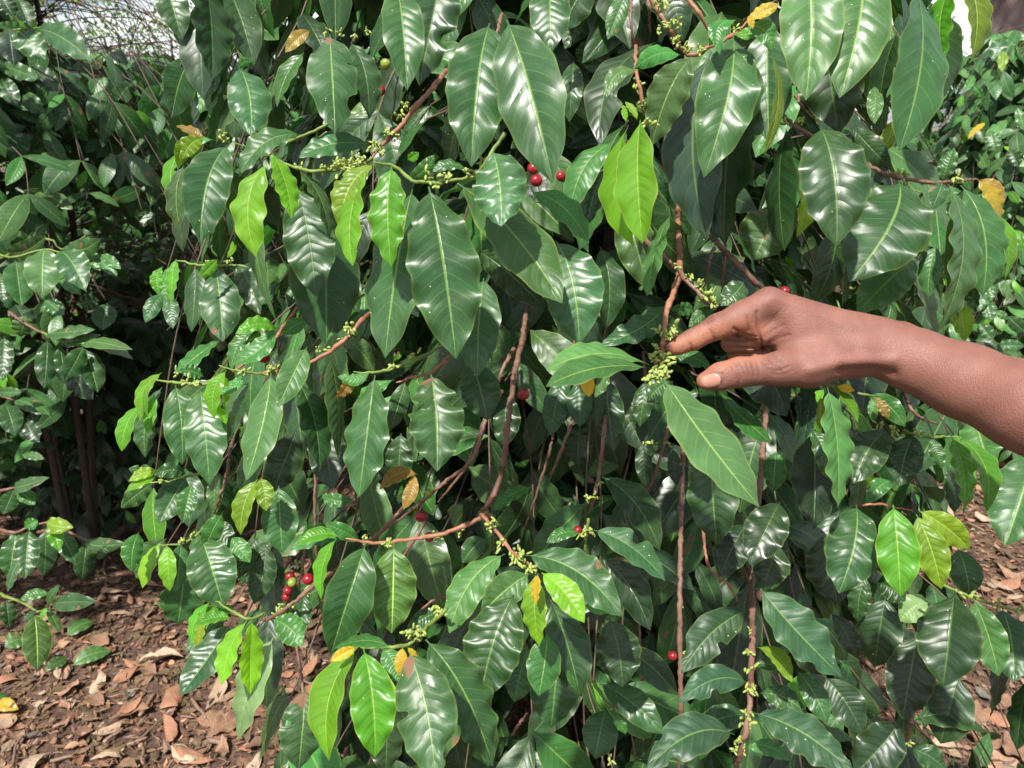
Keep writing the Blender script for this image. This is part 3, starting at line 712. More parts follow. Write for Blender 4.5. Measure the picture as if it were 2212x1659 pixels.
# ------------------------------------------------------------------ the main coffee bush: leaves surveyed one by one
# tile type depth  base x y  tip x y  width  [lean towards camera] [sideways bow]
LEAVES = """
B m .58 1540 150 1420 1090 400 .25 .03
B m .56 1650 130 1954 1195 440 .25 -.03
P m .53 926 403 985 775 152 .15 0
P m .57 892 405 832 773 110 .2 -.02
B s .52 1560 985 1615 1480 350 .5 -.04
P o .55 988 395 1215 655 104 .2 -.05
P G .52 846 358 845 577 78 .1 0
C l .515 790 815 822 1605 165 .1 .05
C l .49 866 782 880 1590 250 .1 -.03
C m 0.60 1470 235 1280 1160 370 .2 -.03
C b 0.65 1330 340 1300 1570 420 .2 .05
C d 0.67 1590 360 1420 1610 400 .1 0
D h 0.62 385 -250 400 655 390 .2 -.03
D k 0.70 570 -60 620 875 440 0 .03
D h 0.62 760 -250 620 640 390 .2 -.03
D m 0.67 1110 -100 1010 985 265 .1 0
D d 0.62 490 825 600 1610 420 .3 -.03
P s .68 1942 390 1835 608 165 .40 -.08
G h .50 1020 820 1640 1650 320 .35 .05
G h .53 930 745 250 865 150 .4 .10
G h .55 925 725 250 760 150 .2 .14
J l .50 680 870 490 1610 215 .25 .09
J G .48 715 880 790 1590 290 .25 -.04
J x .48 1010 890 1190 1750 390 .45 -.05
J m .53 1120 820 1560 1650 330 .3 -.04
K l .50 178 400 205 870 165 .2 .0
K l .50 218 383 500 710 180 .4 -.06
K m .54 115 270 750 670 270 .3 -.10
K d .56 280 560 470 1190 290 .2 -.02
J d .55 1700 520 1480 1215 380 .25 .03
J m .58 730 190 500 920 310 .25 .03
J v .60 915 200 900 780 310 .2 0
A s .62 1490 945 1310 1590 290 .4 .07
A s .70 1565 440 1640 885 275 .45 -.05
B x .66 495 230 530 880 325 .5 0
B m .62 930 -100 1000 590 270 .3 0
B d .68 1250 -250 1080 560 330 .1 0
F x .58 1155 780 1195 1420 360 .35 -.02
F m .60 790 790 685 1590 260 .2 -.03
E m .66 1145 855 1190 1375 218 .2 -.03
E m .65 1305 875 1370 1510 265 .25 -.03
E h .60 1770 780 1610 1480 215 .35 -.06
K u .50 1480 1440 900 1680 270 .4 .12
K u .56 1570 1105 1115 1230 190 .35 .14
K u .60 1570 625 1130 1040 240 .35 .08
L s .58 730 -60 615 520 335 .4 -.03
L G .54 970 -60 1020 535 260 .2 0
L e .54 1120 0 1285 490 195 .15 -.03
L e .56 1140 -20 1470 230 180 .15 -.06
L u .57 100 485 640 1070 290 .25 .05
L k .60 1370 520 1295 1125 370 .3 -.03
L u .50 60 1300 720 1700 260 .45 -.06
H h .54 540 870 610 1659 175 .1 0
A m .80 1075 -150 1190 260 200 .1 0
A d .75 1325 -220 1390 520 225 .0 0
A d .80 1440 -150 1660 430 220 .1 0
A d .82 1600 -150 1750 530 190 .0 0
A s .85 1250 390 1120 775 215 .55 .06
A g .84 1400 385 1310 740 120 .1 .05
A g .83 1405 392 1370 770 110 .1 -.08
A g .70 1560 450 1660 400 60 .2 -.2
A y .62 1335 905 1150 820 60 0 0
A e .62 1330 900 1190 1040 110 .2 .12
A g .66 1400 915 1160 1110 95 .2 .25
A o .70 1200 1080 1190 1530 130 0 .05
P l .57 577 352 553 556 66 .1 .08
P l .57 588 330 630 472 46 .1 -.04
B y .75 370 200 205 345 85 .2 .06
B d .72 632 275 750 780 190 .2 -.05
B g .78 325 345 150 700 110 .1 .05
B g .60 1010 1165 1180 1010 100 .2 .1
B m .68 760 950 285 1030 150 .3 .1
B m .66 310 880 -99 1160 150 .4 .1
B o .60 285 1100 490 1560 110 .1 -.05
B e .55 790 1070 560 1500 165 .1 .08
P l .54 793 372 762 575 46 .1 .06
P d .66 640 400 682 640 108 .1 -.03
P d .72 700 440 705 745 150 .1 0
P o .64 555 420 602 705 42 .1 .03
B v .85 700 650 760 930 200 0 0
B m .64 1390 1110 1150 1120 70 .2 .12
C m .60 270 -150 275 355 270 .3 0
C d .70 520 -150 330 210 230 .1 0
C m .75 780 -60 650 260 130 .1 0
C k .70 980 270 600 950 240 .25 .13
C h .64 860 460 640 640 100 .3 .2
C g .64 1130 360 820 450 120 .5 .1
C e .50 845 785 765 665 42 0 0
C o .62 1200 370 940 950 260 .1 .08
C e 0.57 1680 290 1675 1010 55 0 0
C g 0.57 1510 130 1385 360 120 .2 .3
C g 0.57 1560 170 1730 330 130 .2 -.2
C Y 0.56 1560 140 1770 28 78 .2 0
C Y 0.56 1575 100 1600 190 45 .2 0
C g .66 690 930 400 1400 190 .1 .08
C d .68 650 1080 515 1480 150 .1 .05
P h .58 1450 460 1398 640 34 .1 .05
C k .68 1400 1250 1330 1590 115 .4 0
D o 0.80 230 1340 60 1700 330 0 0
C g .62 150 1250 530 1590 170 .2 -.1
P o .72 1350 440 1400 625 85 .1 0
C d .75 430 400 400 800 150 .1 0
C d .85 560 230 545 475 220 .1 0
D b 0.70 1010 -100 980 720 70 0 .03
D d 0.74 1200 0 1290 650 180 .1 0
D G 0.72 1380 -150 1300 420 145 .1 .03
D e 0.73 1430 -150 1480 400 145 .1 -.03
D k 0.78 1000 200 880 850 150 0 .05
D h .75 850 560 850 810 100 .5 0
D e 0.78 970 780 890 1010 100 .1 -.06
D m 0.67 1290 1190 1370 965 110 .2 0
D m 0.66 1290 1190 1220 1370 120 .4 0
D Y 0.68 1520 1170 1665 1480 95 .1 -.06
D y 0.69 1540 1170 1705 1310 80 .1 -.06
P l .66 2150 460 2170 603 28 .1 -.03
P m .66 2075 400 2122 640 80 .1 -.06
P o .62 2050 400 2028 715 60 .1 -.05
P o .64 2085 400 2070 690 30 .1 -.08
D g 0.74 1330 1200 1440 1659 170 .2 -.03
D m 0.72 150 150 160 930 330 .1 0
D d 0.67 280 820 260 1640 170 .1 -.06
D e 0.78 420 950 340 1550 150 0 0
D d .75 700 830 960 1110 150 .3 0
D b 0.82 820 920 880 1200 150 .1 0
H o .70 1130 40 735 395 270 .1 .04
H m .66 1250 -60 1200 290 140 .1 .03
H e .70 1400 290 1440 570 120 .1 0
E g .80 1150 50 1085 320 90 .1 .08
E l .79 1130 60 1140 200 55 .1 0
E s .85 1070 260 950 450 100 .4 .05
E s .85 1110 260 1130 490 100 .4 0
E d .80 1280 80 1250 510 135 .2 -.05
E s .75 1410 95 1455 575 252 .4 -.02
E d .80 1545 65 1700 395 170 .4 -.05
E g .75 1440 560 1145 785 80 .3 -.08
E g .68 1800 490 1500 730 130 .3 -.15
E m .74 1060 870 950 1330 130 .1 .05
E G .70 930 980 795 1290 90 .1 .05
E l .66 1000 830 920 1100 60 .1 .06
E l .65 975 850 970 1080 35 .1 -.06
E l .62 1480 760 1400 1080 105 .1 .1
E l .62 1385 960 1480 1115 45 .1 0
E o .65 1640 830 1490 1230 90 .1 .08
E g .64 1590 790 1440 920 70 .3 -.1
E m .80 1220 1440 1000 1440 100 .4 .15
E m .80 1000 1480 840 1400 95 .4 .15
E h .78 1000 1500 790 1660 130 .5 .05
E s .77 1220 1460 1040 1760 190 .5 .03
P e .66 557 1035 520 1155 42 .1 .04
E e .65 1700 1460 1740 1680 120 .2 -.05
P m .68 602 1050 610 1195 76 .1 0
E o .75 1420 1430 1400 1680 90 .1 0
P h .60 663 750 600 880 58 .5 0
F o .62 495 670 550 1340 130 .1 -.04
F d .62 285 830 430 1420 200 .2 -.06
P s .62 1045 600 1032 815 95 .2 0
F d .66 1420 700 1525 1085 260 .2 0
F m .66 990 830 890 1155 130 .2 0
F g .62 920 820 680 1110 110 .2 .12
F h .70 510 490 600 870 140 .4 0
F o .72 600 560 790 770 150 .2 -.1
F y .60 640 780 530 940 80 .2 -.1
F g .60 760 770 545 800 80 .2 -.2
F y .62 1070 1440 820 1540 100 .3 .15
F y .62 1050 1440 975 1670 90 .3 -.06
F d .72 960 1170 940 1500 180 .1 0
F k .70 460 1080 510 1540 240 .4 0
F k .72 280 1150 120 1560 230 .2 0
P d .62 1030 540 1175 665 72 .2 -.05
P s .60 1200 520 1252 745 128 .3 -.06
F g .75 440 1570 650 1610 90 .3 .1
F k .90 1640 900 1640 1260 200 .2 0
F g .76 1825 1525 1560 1680 90 .3 .1
G s .62 1030 330 600 600 170 .4 -.12
G d .72 600 -50 640 490 200 .1 -.05
G Y .58 510 775 530 935 90 .2 0
G o .62 660 740 570 940 72 .1 -.05
G d .75 390 800 280 1190 170 .3 .05
G d .74 470 820 470 1130 165 .3 0
G d .76 640 800 690 1295 200 .2 0
G d .74 560 900 590 1110 100 .2 0
G d .80 900 830 860 1130 130 .2 0
G m .75 1080 830 910 970 150 .4 .1
G m .57 1160 940 1300 1370 190 .2 -.03
G g .62 1050 680 1330 750 100 .4 -.15
P b .63 1545 770 1700 900 110 .2 -.2
G g .62 1380 890 1720 1230 110 .1 .1
P d .62 1540 960 1550 1178 106 .2 0
G k .90 480 1080 450 1385 190 .2 0
P d .70 1300 1030 1425 1190 70 .3 -.06
G k .80 1080 1270 1100 1510 95 .1 0
G k .80 880 1230 900 1520 110 .1 0
G s .64 1540 180 1390 340 160 .5 -.05
G m .64 1220 380 1060 360 90 .2 .1
G g .63 1350 350 1180 480 95 .3 .05
H d .66 930 1150 710 1500 250 .3 .06
H d .66 1105 1180 1010 1520 222 .3 .03
H G .64 1350 1190 1425 1700 140 .2 -.03
H G .66 1400 1195 1575 1690 130 .2 -.10
H h 1.0 1490 1060 1600 1400 250 .5 -.04
P m .75 2235 980 2172 1180 125 .3 0
H g .75 800 920 1050 1130 130 .4 -.12
H y .70 850 930 940 1080 65 .2 0
H g .72 830 940 840 1100 62 .1 0
H Y .60 600 865 720 892 55 .2 0
H l .60 560 870 740 1100 60 .2 -.12
H m .60 430 1140 570 1495 150 .2 -.06
H b .62 440 870 380 1240 110 .1 -.08
H b .62 330 900 340 1250 70 .1 -.05
H k .72 460 1150 450 1800 310 .3 0
H e .66 500 930 495 1145 72 .1 0
H m .75 1220 1200 1290 1400 90 .2 0
H d .70 1320 1370 1370 1690 100 .1 0
H g .80 980 1480 780 1640 110 .3 .1
H g .80 200 1290 180 1560 150 .3 0
I l .74 1050 190 930 485 90 .2 .05
I l .73 1090 200 1110 505 110 .2 -.04
I m .75 1180 190 1150 510 130 .4 0
I h .80 1090 160 890 420 160 .4 .12
I m .72 1310 145 1460 620 300 .3 -.02
I m .78 1200 420 1160 720 280 .3 0
I d .76 1350 60 1530 230 130 .3 -.1
I d .76 1690 150 1560 420 130 .3 .05
I d .76 1735 190 1660 590 170 .3 -.05
I s .68 1510 710 1175 1190 200 .4 -.03
I l .62 1610 700 1450 1115 125 .2 .06
I l .60 1645 690 1635 1175 140 .2 .06
P p .66 592 1375 515 1600 66 .1 -.04
J o .70 230 1160 30 1650 110 0 .03
I G .72 1560 650 1280 660 60 .2 .2
I G .72 1500 650 1270 820 60 .1 .15
I m .74 1500 650 1210 900 120 .3 .05
J m .66 690 170 235 240 140 .3 .15
J g .65 690 180 460 60 100 .3 .05
J G .63 560 150 275 200 90 .2 .15
J G .60 540 160 440 560 90 .1 .06
J h .60 1640 260 1275 780 220 .2 .10
J h .56 1800 390 1480 655 220 .3 .05
J s .70 1520 160 1360 320 140 .4 .1
J Y .49 670 870 500 960 72 .3 .05
J g .52 890 870 520 880 90 .3 .12
J g .50 840 880 950 1100 150 .4 -.08
J Y .48 970 870 955 1060 85 .1 0
J Y .48 1000 870 1060 1000 40 .1 -.05
J x .62 330 1140 290 1670 290 .3 0
K Y .48 195 390 185 600 62 .1 0
K g .53 260 780 200 1190 225 .3 0
K k .60 660 680 750 1130 290 .3 -.05
K d .62 330 880 280 1400 320 .2 0
K u .62 560 105 1030 440 190 .3 -.05
K g .65 480 130 250 190 80 .3 .1
K k .66 600 280 930 760 230 .4 -.1
K d .72 640 1270 570 1600 230 .4 0
K d .66 600 1110 1020 1440 200 .4 -.05
K g .66 700 1270 770 1440 75 .2 0
K k .70 1560 60 1380 410 230 .4 0
K g .56 500 600 660 650 90 .5 -.1
K g .55 370 950 450 1170 80 .2 0
J g .62 120 690 320 860 180 .5 -.1
J d .68 330 500 300 800 130 .3 0
J m .62 1240 640 990 800 120 .4 .1
J d .60 1790 850 1700 1230 200 .2 0
J k .70 860 1150 860 1700 250 .2 0
L k .68 520 120 610 590 300 .3 0
L k .62 230 -80 30 330 270 .45 0
L k .70 220 200 120 480 240 .3 0
L d .70 790 400 740 710 140 .1 .03
L k .70 920 540 850 1000 280 0 0
L k .68 1130 780 1030 1340 290 .1 0
L k .75 1400 1050 1280 1500 290 0 0
L h .62 1495 550 1660 1060 210 .1 -.03
L s .70 1680 610 1760 1100 260 .5 -.04
L m .68 1390 220 1470 540 190 .2 -.04
L p .72 1200 580 1010 700 170 0 .1
L k .66 520 1060 770 1440 230 .3 -.05
L e .58 80 870 310 1100 105 .3 -.15
L m .60 340 1020 540 1370 160 .4 -.05
L k .70 1020 1350 720 1700 270 .1 0
L d .75 1110 1350 1590 1430 150 .2 -.1
L d .75 1080 1530 1320 1680 150 .2 -.1
L m .55 10 1520 300 1610 105 .4 -.12
L m .62 100 1170 400 1300 150 .4 -.1
L k .72 1620 880 1600 1330 100 0 0
L k .72 340 800 500 1050 180 .3 0
L k .68 560 640 740 940 130 .2 0
L d .72 880 450 1050 570 150 .4 -.1
L k .74 1850 1080 1780 1540 120 0 0
K d .64 1560 1310 1210 1420 170 .2 .05
K m .62 1600 990 1850 1060 90 .3 -.1
P l .72 350 805 300 900 26 .2 .1
P G .72 335 850 318 935 24 .2 0
P l .69 462 800 484 902 26 .2 -.1
P G .72 352 575 345 640 24 .2 .1
P G .72 380 560 372 655 26 .2 0
P G .74 400 318 380 440 28 .2 .1
P e .62 408 298 384 362 30 .2 .1
P G .70 600 712 508 722 34 .5 .15
P g .70 548 712 500 800 34 .3 .1
P G .70 560 715 545 790 30 .3 0
P g .72 440 815 385 800 30 .5 .1
P e .74 345 1020 278 1040 24 .4 .1
P l .74 340 1030 272 1062 20 .4 0
P G .72 455 1300 415 1395 24 .3 .1
P e .70 440 1330 425 1430 20 .2 0
P G .66 500 1335 420 1350 26 .4 .1
P G .66 790 1420 812 1480 36 .3 0
P g .73 415 1045 395 1130 40 .4 0
P g .73 480 1110 440 1190 44 .4 .05
P g .74 500 1160 540 1215 40 .4 0
P g .72 300 1150 285 1235 44 .4 .1
P G .72 470 560 430 600 24 .4 0
P g .70 660 690 610 720 34 .5 0
P G .62 880 345 905 330 20 .3 0
P l .60 1345 225 1352 262 14 .1 0
P e .58 1560 60 1530 100 26 .3 .1
P G .58 1585 75 1660 60 24 .3 .1
P G .70 1855 890 1880 960 22 .3 0
P G .72 1780 840 1740 900 26 .3 0
P g .72 1900 985 1930 1040 44 .4 0
P G .75 2060 935 2085 1000 24 .3 0
P G .75 1235 1290 1250 1340 26 .3 0
"""
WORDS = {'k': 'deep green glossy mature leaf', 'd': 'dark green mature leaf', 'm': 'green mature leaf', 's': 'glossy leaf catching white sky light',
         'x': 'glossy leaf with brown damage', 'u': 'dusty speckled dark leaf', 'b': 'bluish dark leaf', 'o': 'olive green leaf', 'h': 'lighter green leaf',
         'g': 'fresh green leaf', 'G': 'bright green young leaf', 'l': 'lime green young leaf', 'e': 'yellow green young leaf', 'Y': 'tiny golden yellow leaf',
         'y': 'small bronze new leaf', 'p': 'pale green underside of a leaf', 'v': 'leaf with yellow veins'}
bush = tag(empty('coffee_bush', (0.12, 1.15, 0.0)), 'large glossy coffee bush in the foreground that the finger is pointing at', 'coffee bush', 'coffee bushes of the plantation')
def survey(text, parent, pick=None, nt=34, nv=16):
    rows = []
    for ln in text.strip().splitlines():
        q = ln.split(); t, ty, d = q[0], q[1], float(q[2]); bx, by, tx, ty_, w = map(float, q[3:8])
        p = float(q[8]) if len(q) > 8 else 0.2; c = float(q[9]) if len(q) > 9 else 0.0
        b = tp(t, bx, by); e = tp(t, tx, ty_); rows.append((ty, d, b, e, w * tk(t), p, c))
    return rows
def place_leaf(row, parent, as_obj=True, mat=None):
    typ, d, b, e, w, p, c = row
    Lp = math.hypot(e[0] - b[0], e[1] - b[1])
    ratio = w / Lp
    B = at(b[0], b[1], d); Lm = Lp * d / FPX
    T = at(e[0], e[1], d - p * Lm)
    cosr = min(1.0, max(0.42, ratio / 0.40)); roll = math.acos(cosr)
    ax_ = T - B; vv = (B + T) / 2 - CAMN; sz_ = np.cross(-vv, ax_)[2] / np.linalg.norm(vv) / np.linalg.norm(ax_)
    roll *= (random.choice([-1, 1]) if abs(sz_) < .15 else (1 if sz_ > 0 else -1))
    if cosr > 0.93: roll = random.uniform(-0.25, 0.25)
    wm = w * (d - 0.5 * p * Lm) / FPX / max(0.45, math.cos(roll))
    big = Lp > 150
    young = TYPES[typ][4] > 0.5
    return leaf_obj('leaf', parent, typ, B, T, wm, None, roll, arch=random.uniform(.02, .13), side=c * -1.0,
                    fold=random.uniform(.05, .35) if not young else random.uniform(.2, .5), wav=random.uniform(.07, .18) * min(1.0, max(.35, ratio / .38)) * (1.1 if young else 1), nt=84 if big else 40, nv=16 if big else 10,
                    rel=random.uniform(.001, .007), twist=random.uniform(-.8, .8), bites=(2 if typ in 'xu' else 1 if random.random() < .12 else 0),
                    curl=random.uniform(.0, .2), jitter=0.20)
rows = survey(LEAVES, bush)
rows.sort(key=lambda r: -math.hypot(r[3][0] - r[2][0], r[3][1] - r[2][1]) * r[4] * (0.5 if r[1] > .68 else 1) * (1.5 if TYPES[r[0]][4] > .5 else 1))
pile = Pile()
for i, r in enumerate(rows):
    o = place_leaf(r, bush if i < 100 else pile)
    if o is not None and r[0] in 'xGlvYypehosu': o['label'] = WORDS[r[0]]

# ------------------------------------------------------------------ twigs of the main bush: tile | colour | r0 r1 (mm) | depth | x y ...
TWIGS = """
B r 3.4 2.4 .64 1290 420 1130 620 1050 700 960 820 820 970 770 1030
B n 2.2 1.8 .60 770 1030 700 1080 540 1110 400 1120 280 1100 150 1040
B n 2.2 1.6 .67 600 640 500 790 360 870 110 960 -30 960 -130 930
B n 2.2 2.0 .56 1640 870 1500 1080 1420 1150 1250 1190 1140 1190 1040 1180 920 1090 780 1060
C r 3.2 2.4 .66 930 -40 970 50 1040 160 1130 310 1200 360 1330 300 1470 230 1560 140
C r 2.8 2.4 .66 1160 -30 1180 0 1250 90 1310 200
C w 2.2 1.8 .72 810 -40 800 90 815 280 830 400
C w 2.4 2.0 .72 905 -40 920 40 925 210
C r 2.6 2.2 .66 835 300 840 470 870 620 885 760
P w 2.4 2.2 .70 1085 30 1060 120 1030 220 1000 330
G r 4.0 2.6 .80-.590 1110 -330 1117 -60 1122 20 1120 130 1080 250 1035 380 1025 500 1010 620 1000 720 990 770
G w 3.0 2.2 .62 1120 100 1150 160 1230 240 1310 320 1360 360
G w 3.0 2.6 .72-.60 850 -150 920 -70 990 -10 1060 60 1110 110
G w 2.2 1.8 .70 1350 -40 1320 30 1280 240
G w 2.2 1.8 .72 1420 -60 1410 60 1395 280
G w 3.8 3.6 .85-.68 1280 -200 1380 -60 1460 20 1600 170 1720 280
F w 4.0 4.2 .92-.72 1790 300 1760 520 1740 610 1700 800 1660 1100 1620 1400 1540 1620 1470 1700
J r 3.2 1.8 .62 1560 20 1490 20 1300 110 1190 140 920 180 740 185 600 160
F r 3.0 2.0 .64 760 390 700 440 560 590 360 710 130 770 0 790
E n 2.0 1.4 .64 1830 785 1760 785 1600 770 1430 730
F n 2.2 1.6 .62 1260 580 1190 620 1060 690 900 750 780 775 650 770
F r 2.2 1.6 .62 1330 640 1250 690 1170 770 1060 800 1000 820 930 840
F r 2.6 2.0 .72 330 300 270 370 190 480 60 640 -60 720 -140 770
E w 2.4 2.0 .72 1520 1230 1500 1300 1480 1450 1440 1580 1400 1700
F w 3.0 2.6 .80 1700 620 1650 700 1560 930 1480 1150 1380 1400 1200 1620
F w 3.2 2.4 .78 1620 900 1520 1080 1420 1350 1260 1480 1050 1659 860 1800
J w 3.2 2.6 .74 1010 -80 940 0 790 150 740 190
K w 3.6 3.4 .85-.72 1150 -560 1140 -300 1130 0 1125 400 1125 800 1130 1340 1110 1700
L w 4.4 3.0 .85-.60 150 -820 110 -300 50 330 50 640 45 900 35 1150 20 1350 -30 1560 -60 1700
G w 3.0 2.4 .73 650 900 620 1230 600 1400 560 1600 530 1700
K n 2.4 1.8 .73 525 30 510 140 500 250
G w 2.6 2.4 .80 430 1080 410 1120 330 1330 270 1480
G w 2.4 2.2 .82 1075 1000 1060 1080 960 1450 890 1600
J n 2.4 2.0 .56 1260 610 1220 660 1130 740 1010 850 900 870 700 870
J w 2.4 1.6 .74 1300 520 1180 560 1100 620 1060 660
J r 2.6 1.8 .60 1480 -10 1500 20 1580 110 1700 260 1820 340 1830 380
J w 3.0 2.4 .66 600 330 410 450 280 560 150 660 60 700
J w 2.2 2.0 .74 1130 0 1100 90 970 280 900 360
J w 2.2 1.8 .76 340 200 310 380 290 500
D w 3.2 2.2 .70 240 750 330 830 430 880 600 960 850 1100 960 1150 1190 1190 1310 1190 1520 1170
D w 2.2 2.0 .76 330 620 380 700 470 790
H n 2.2 1.6 .67 1040 1150 1100 1180 1200 1200 1330 1190 1400 1200
H n 2.0 1.4 .62 520 850 600 870 660 880
H n 2.0 1.4 .72 740 910 800 920 850 930
L w 3.0 2.4 .72 1110 1200 1090 1350 1050 1480 980 1600 950 1700
L n 2.2 1.6 .66 1230 430 1310 470 1500 550 1700 610 1830 640
H w 3.0 2.4 .90 1040 900 1080 1000 1150 1070 1260 1110
E n 2.2 1.6 .80 1620 90 1530 75 1320 75 1200 50 1150 40
E n 2.4 1.6 .67 1450 830 1350 850 1150 840 990 820
E n 2.2 1.4 .79 1300 1440 1250 1445 1080 1490 840 1480
I n 2.2 1.6 .76 1450 20 1330 100 1200 190 1030 200
I n 2.2 1.8 .68 1720 650 1620 690 1550 650 1410 570
I w 3.0 2.0 .70 1830 640 1760 680 1700 690
K n 2.4 2.0 .66 560 1090 600 1160 650 1240 700 1260
L r 2.0 1.6 .68 700 -30 780 -60 900 -60 1100 -20
K r 2.2 1.8 .76 1270 50 1290 250 1330 370 1440 460 1500 570
K w 2.4 2.2 .85 30 1440 80 1360 130 1300
P w 2.6 2.2 .86 640 1390 655 1500 650 1600
P w 3.0 2.4 .90 1250 700 1215 850 1180 1000 1130 1150
P w 2.6 2.2 .95 990 1180 1080 1300 1160 1450 1200 1600
P w 4.0 3.0 .98 1390 760 1400 1000 1380 1250 1390 1600
P w 3.0 2.6 .90 720 620 690 900 680 1100 690 1300
"""
TCOL = {'r': (0.42, 0.19, 0.11), 'w': (0.25, 0.135, 0.095), 'n': (0.20, 0.30, 0.055)}
for ln in TWIGS.strip().splitlines():
    q = ln.split(); t, c = q[0], q[1]; r0, r1 = float(q[2]) * mm, float(q[3]) * mm; dd = [float(v) for v in q[4].split('-')]; d = dd[-1]
    xy = [float(v) for v in q[5:]]; n = len(xy) // 2
    pts = [at(*tp(t, xy[2 * i], xy[2 * i + 1]), d + (dd[0] - d) * max(0.0, 1 - i / (n * .45)) + 0.006 * math.sin(i * 1.9 + d * 40)) for i in range(n)]
    if c != 'n': pts[0] = at(*tp(t, xy[0], xy[1]), dd[0] + .04)
    if c == 'w': pts[-1] = at(*tp(t, xy[-2], xy[-1]), d + .04)
    r0 *= .68; r1 *= .68
    V, F, caps, _ = tube_arrays(pts, np.concatenate([np.linspace(r0, r1, n)[:-1], [r1 * .45]]), 9, 0.32 if c != 'n' else 0.22, 0.034, 0.0004, sub=0.0035)
    col = np.array(TCOL[c])[None] * np.ones((len(V), 1))
    if c == 'r': col = col * np.linspace(0.75, 1.1, len(V))[:, None]
    mesh_obj('twig', V, quads_tris([F, caps]), M_TWIG, bush, pts[0], {'tint': col})

# ------------------------------------------------------------------ flower buds (tile x y depth count size)
BUDS = """
B 480 195 .75 6 1|B 580 220 .74 7 1|B 660 230 .74 5 1|B 750 215 .74 7 1|B 1000 700 .645 8 1|B 960 770 .645 8 1|B 1050 750 .645 7 1
B 870 865 .64 10 1|B 930 890 .64 6 1|B 790 955 .625 16 1|B 830 985 .62 8 .9|B 600 1100 .585 24 1.1|B 690 1050 .60 22 1.1|B 640 1080 .59 16 1.1|B 560 1080 .59 12 1.1|B 460 1110 .60 10 1|B 300 1090 .60 6 .9
B 1130 1150 .555 9 1|B 1250 1150 .555 10 1|B 1200 1215 .555 4 1|B 1400 1120 .56 9 1.1|B 1500 1060 .565 8 1|C 1000 20 .65 14 1.1|C 1090 160 .65 14 1.1|C 1000 180 .65 9 1.1|C 1100 280 .65 12 1
C 1170 320 .65 12 1|C 1250 330 .65 8 .9|C 840 550 .655 8 1|C 870 690 .66 6 1|C 1480 190 .63 9 .9|C 920 800 .50 7 1|D 340 800 .695 10 1.1|D 280 800 .70 7 1|D 1030 1140 .695 8 1.2|D 1390 1160 .695 6 1.3
G 1030 520 .584 11 1|G 1075 520 .584 10 1.05|G 985 520 .588 7 1|G 1085 480 .582 3 1.4|G 970 600 .584 4 1|G 960 670 .58 13 1|G 1035 675 .58 12 1|G 1000 740 .578 18 1.25|G 1030 790 .578 9 1.25|G 930 800 .578 7 1.25|G 970 800 .576 8 1.15|G 990 650 .58 6 .9
G 1180 150 .62 7 .9|G 1240 200 .62 10 1|G 1300 260 .615 9 1.2|G 1340 310 .615 9 1.1|G 1270 300 .62 6 1|G 1120 80 .60 5 .8|G 1310 280 .612 6 1.2
K 520 110 .725 10 1.1|K 480 140 .725 5 1|L 30 900 .60 8 1|L 45 1000 .60 9 1|L 30 1140 .60 12 1|L 20 1310 .60 12 1.2|L 0 1370 .60 6 1.2|L -20 1480 .60 10 1.1|L -50 1530 .60 9 1.1
J 880 190 .62 9 1.1|J 730 150 .64 6 1.1|J 1190 140 .625 7 1.1|J 1340 110 .625 6 1|J 1560 70 .60 10 1.1|J 1620 190 .60 8 1.1|J 1730 270 .595 16 1.2|J 1810 350 .59 7 1.1|J 1070 780 .56 16 1.1|J 1020 780 .56 7 1
J 1200 640 .57 9 1.1|J 1180 600 .57 4 1.2|J 160 650 .665 12 1|J 220 600 .665 8 1|J 340 500 .665 5 1|J 290 320 .755 6 1|K 60 260 .595 12 1.1|K 150 350 .59 7 1.1|J 740 960 .60 4 1
E 1230 835 .665 6 1|E 1290 845 .665 10 1|E 1380 60 .795 7 1|E 1500 50 .795 7 1|E 1620 770 .635 6 1.1|E 1780 750 .64 8 1.1|E 1060 1470 .785 4 1.1|E 1190 1440 .785 3 1|E 1160 780 .66 4 1
F 630 480 .635 9 1.2|F 560 560 .64 5 1|F 440 620 .64 5 1|F 110 750 .64 8 1|F 910 740 .615 6 1|F 1040 660 .615 5 1.1|F 1070 800 .615 4 1|F 500 630 .64 4 .9
G 970 1250 .80 8 1|G 1040 1240 .80 6 1|G 900 1230 .80 5 1|G 590 1490 .73 6 1|G 560 1580 .725 8 1|G 520 1590 .725 4 1|H 880 1110 .67 6 1|H 970 1170 .66 9 1.1|H 1120 1170 .66 6 1.1|H 700 230 .9 3 1
I 1200 170 .76 12 1|I 1260 130 .765 6 1|I 1840 640 .665 7 1|L 1400 520 .655 5 1|L 1490 530 .655 5 1|L 1550 850 .7 5 1|L 1650 590 .655 6 1.1|L 1800 610 .65 6 1.2|L 970 1560 .7 8 1|L 1060 1490 .7 7 1|L 1140 1110 .70 2 1
K 700 1250 .66 5 1|K 670 1600 .68 5 1.1|A 1650 940 .665 5 1.1|A 1490 900 .66 5 1.4|A 1440 900 .66 3 1.5|F 300 200 .72 3 1|L 40 770 .60 4 .8|K 1120 600 .72 3 .8|K 1130 900 .72 3 .8
"""
def bud_arrays(tip, base, r):
    d = np.asarray(tip) - base; L = np.linalg.norm(d)
    V, F = sphere_arrays(np.asarray(base) + d * 0.5, 1.0, 7, 6, d, (r, r, L / 2))
    return V, F
ups = np.array((0, -0.6, 0.5))
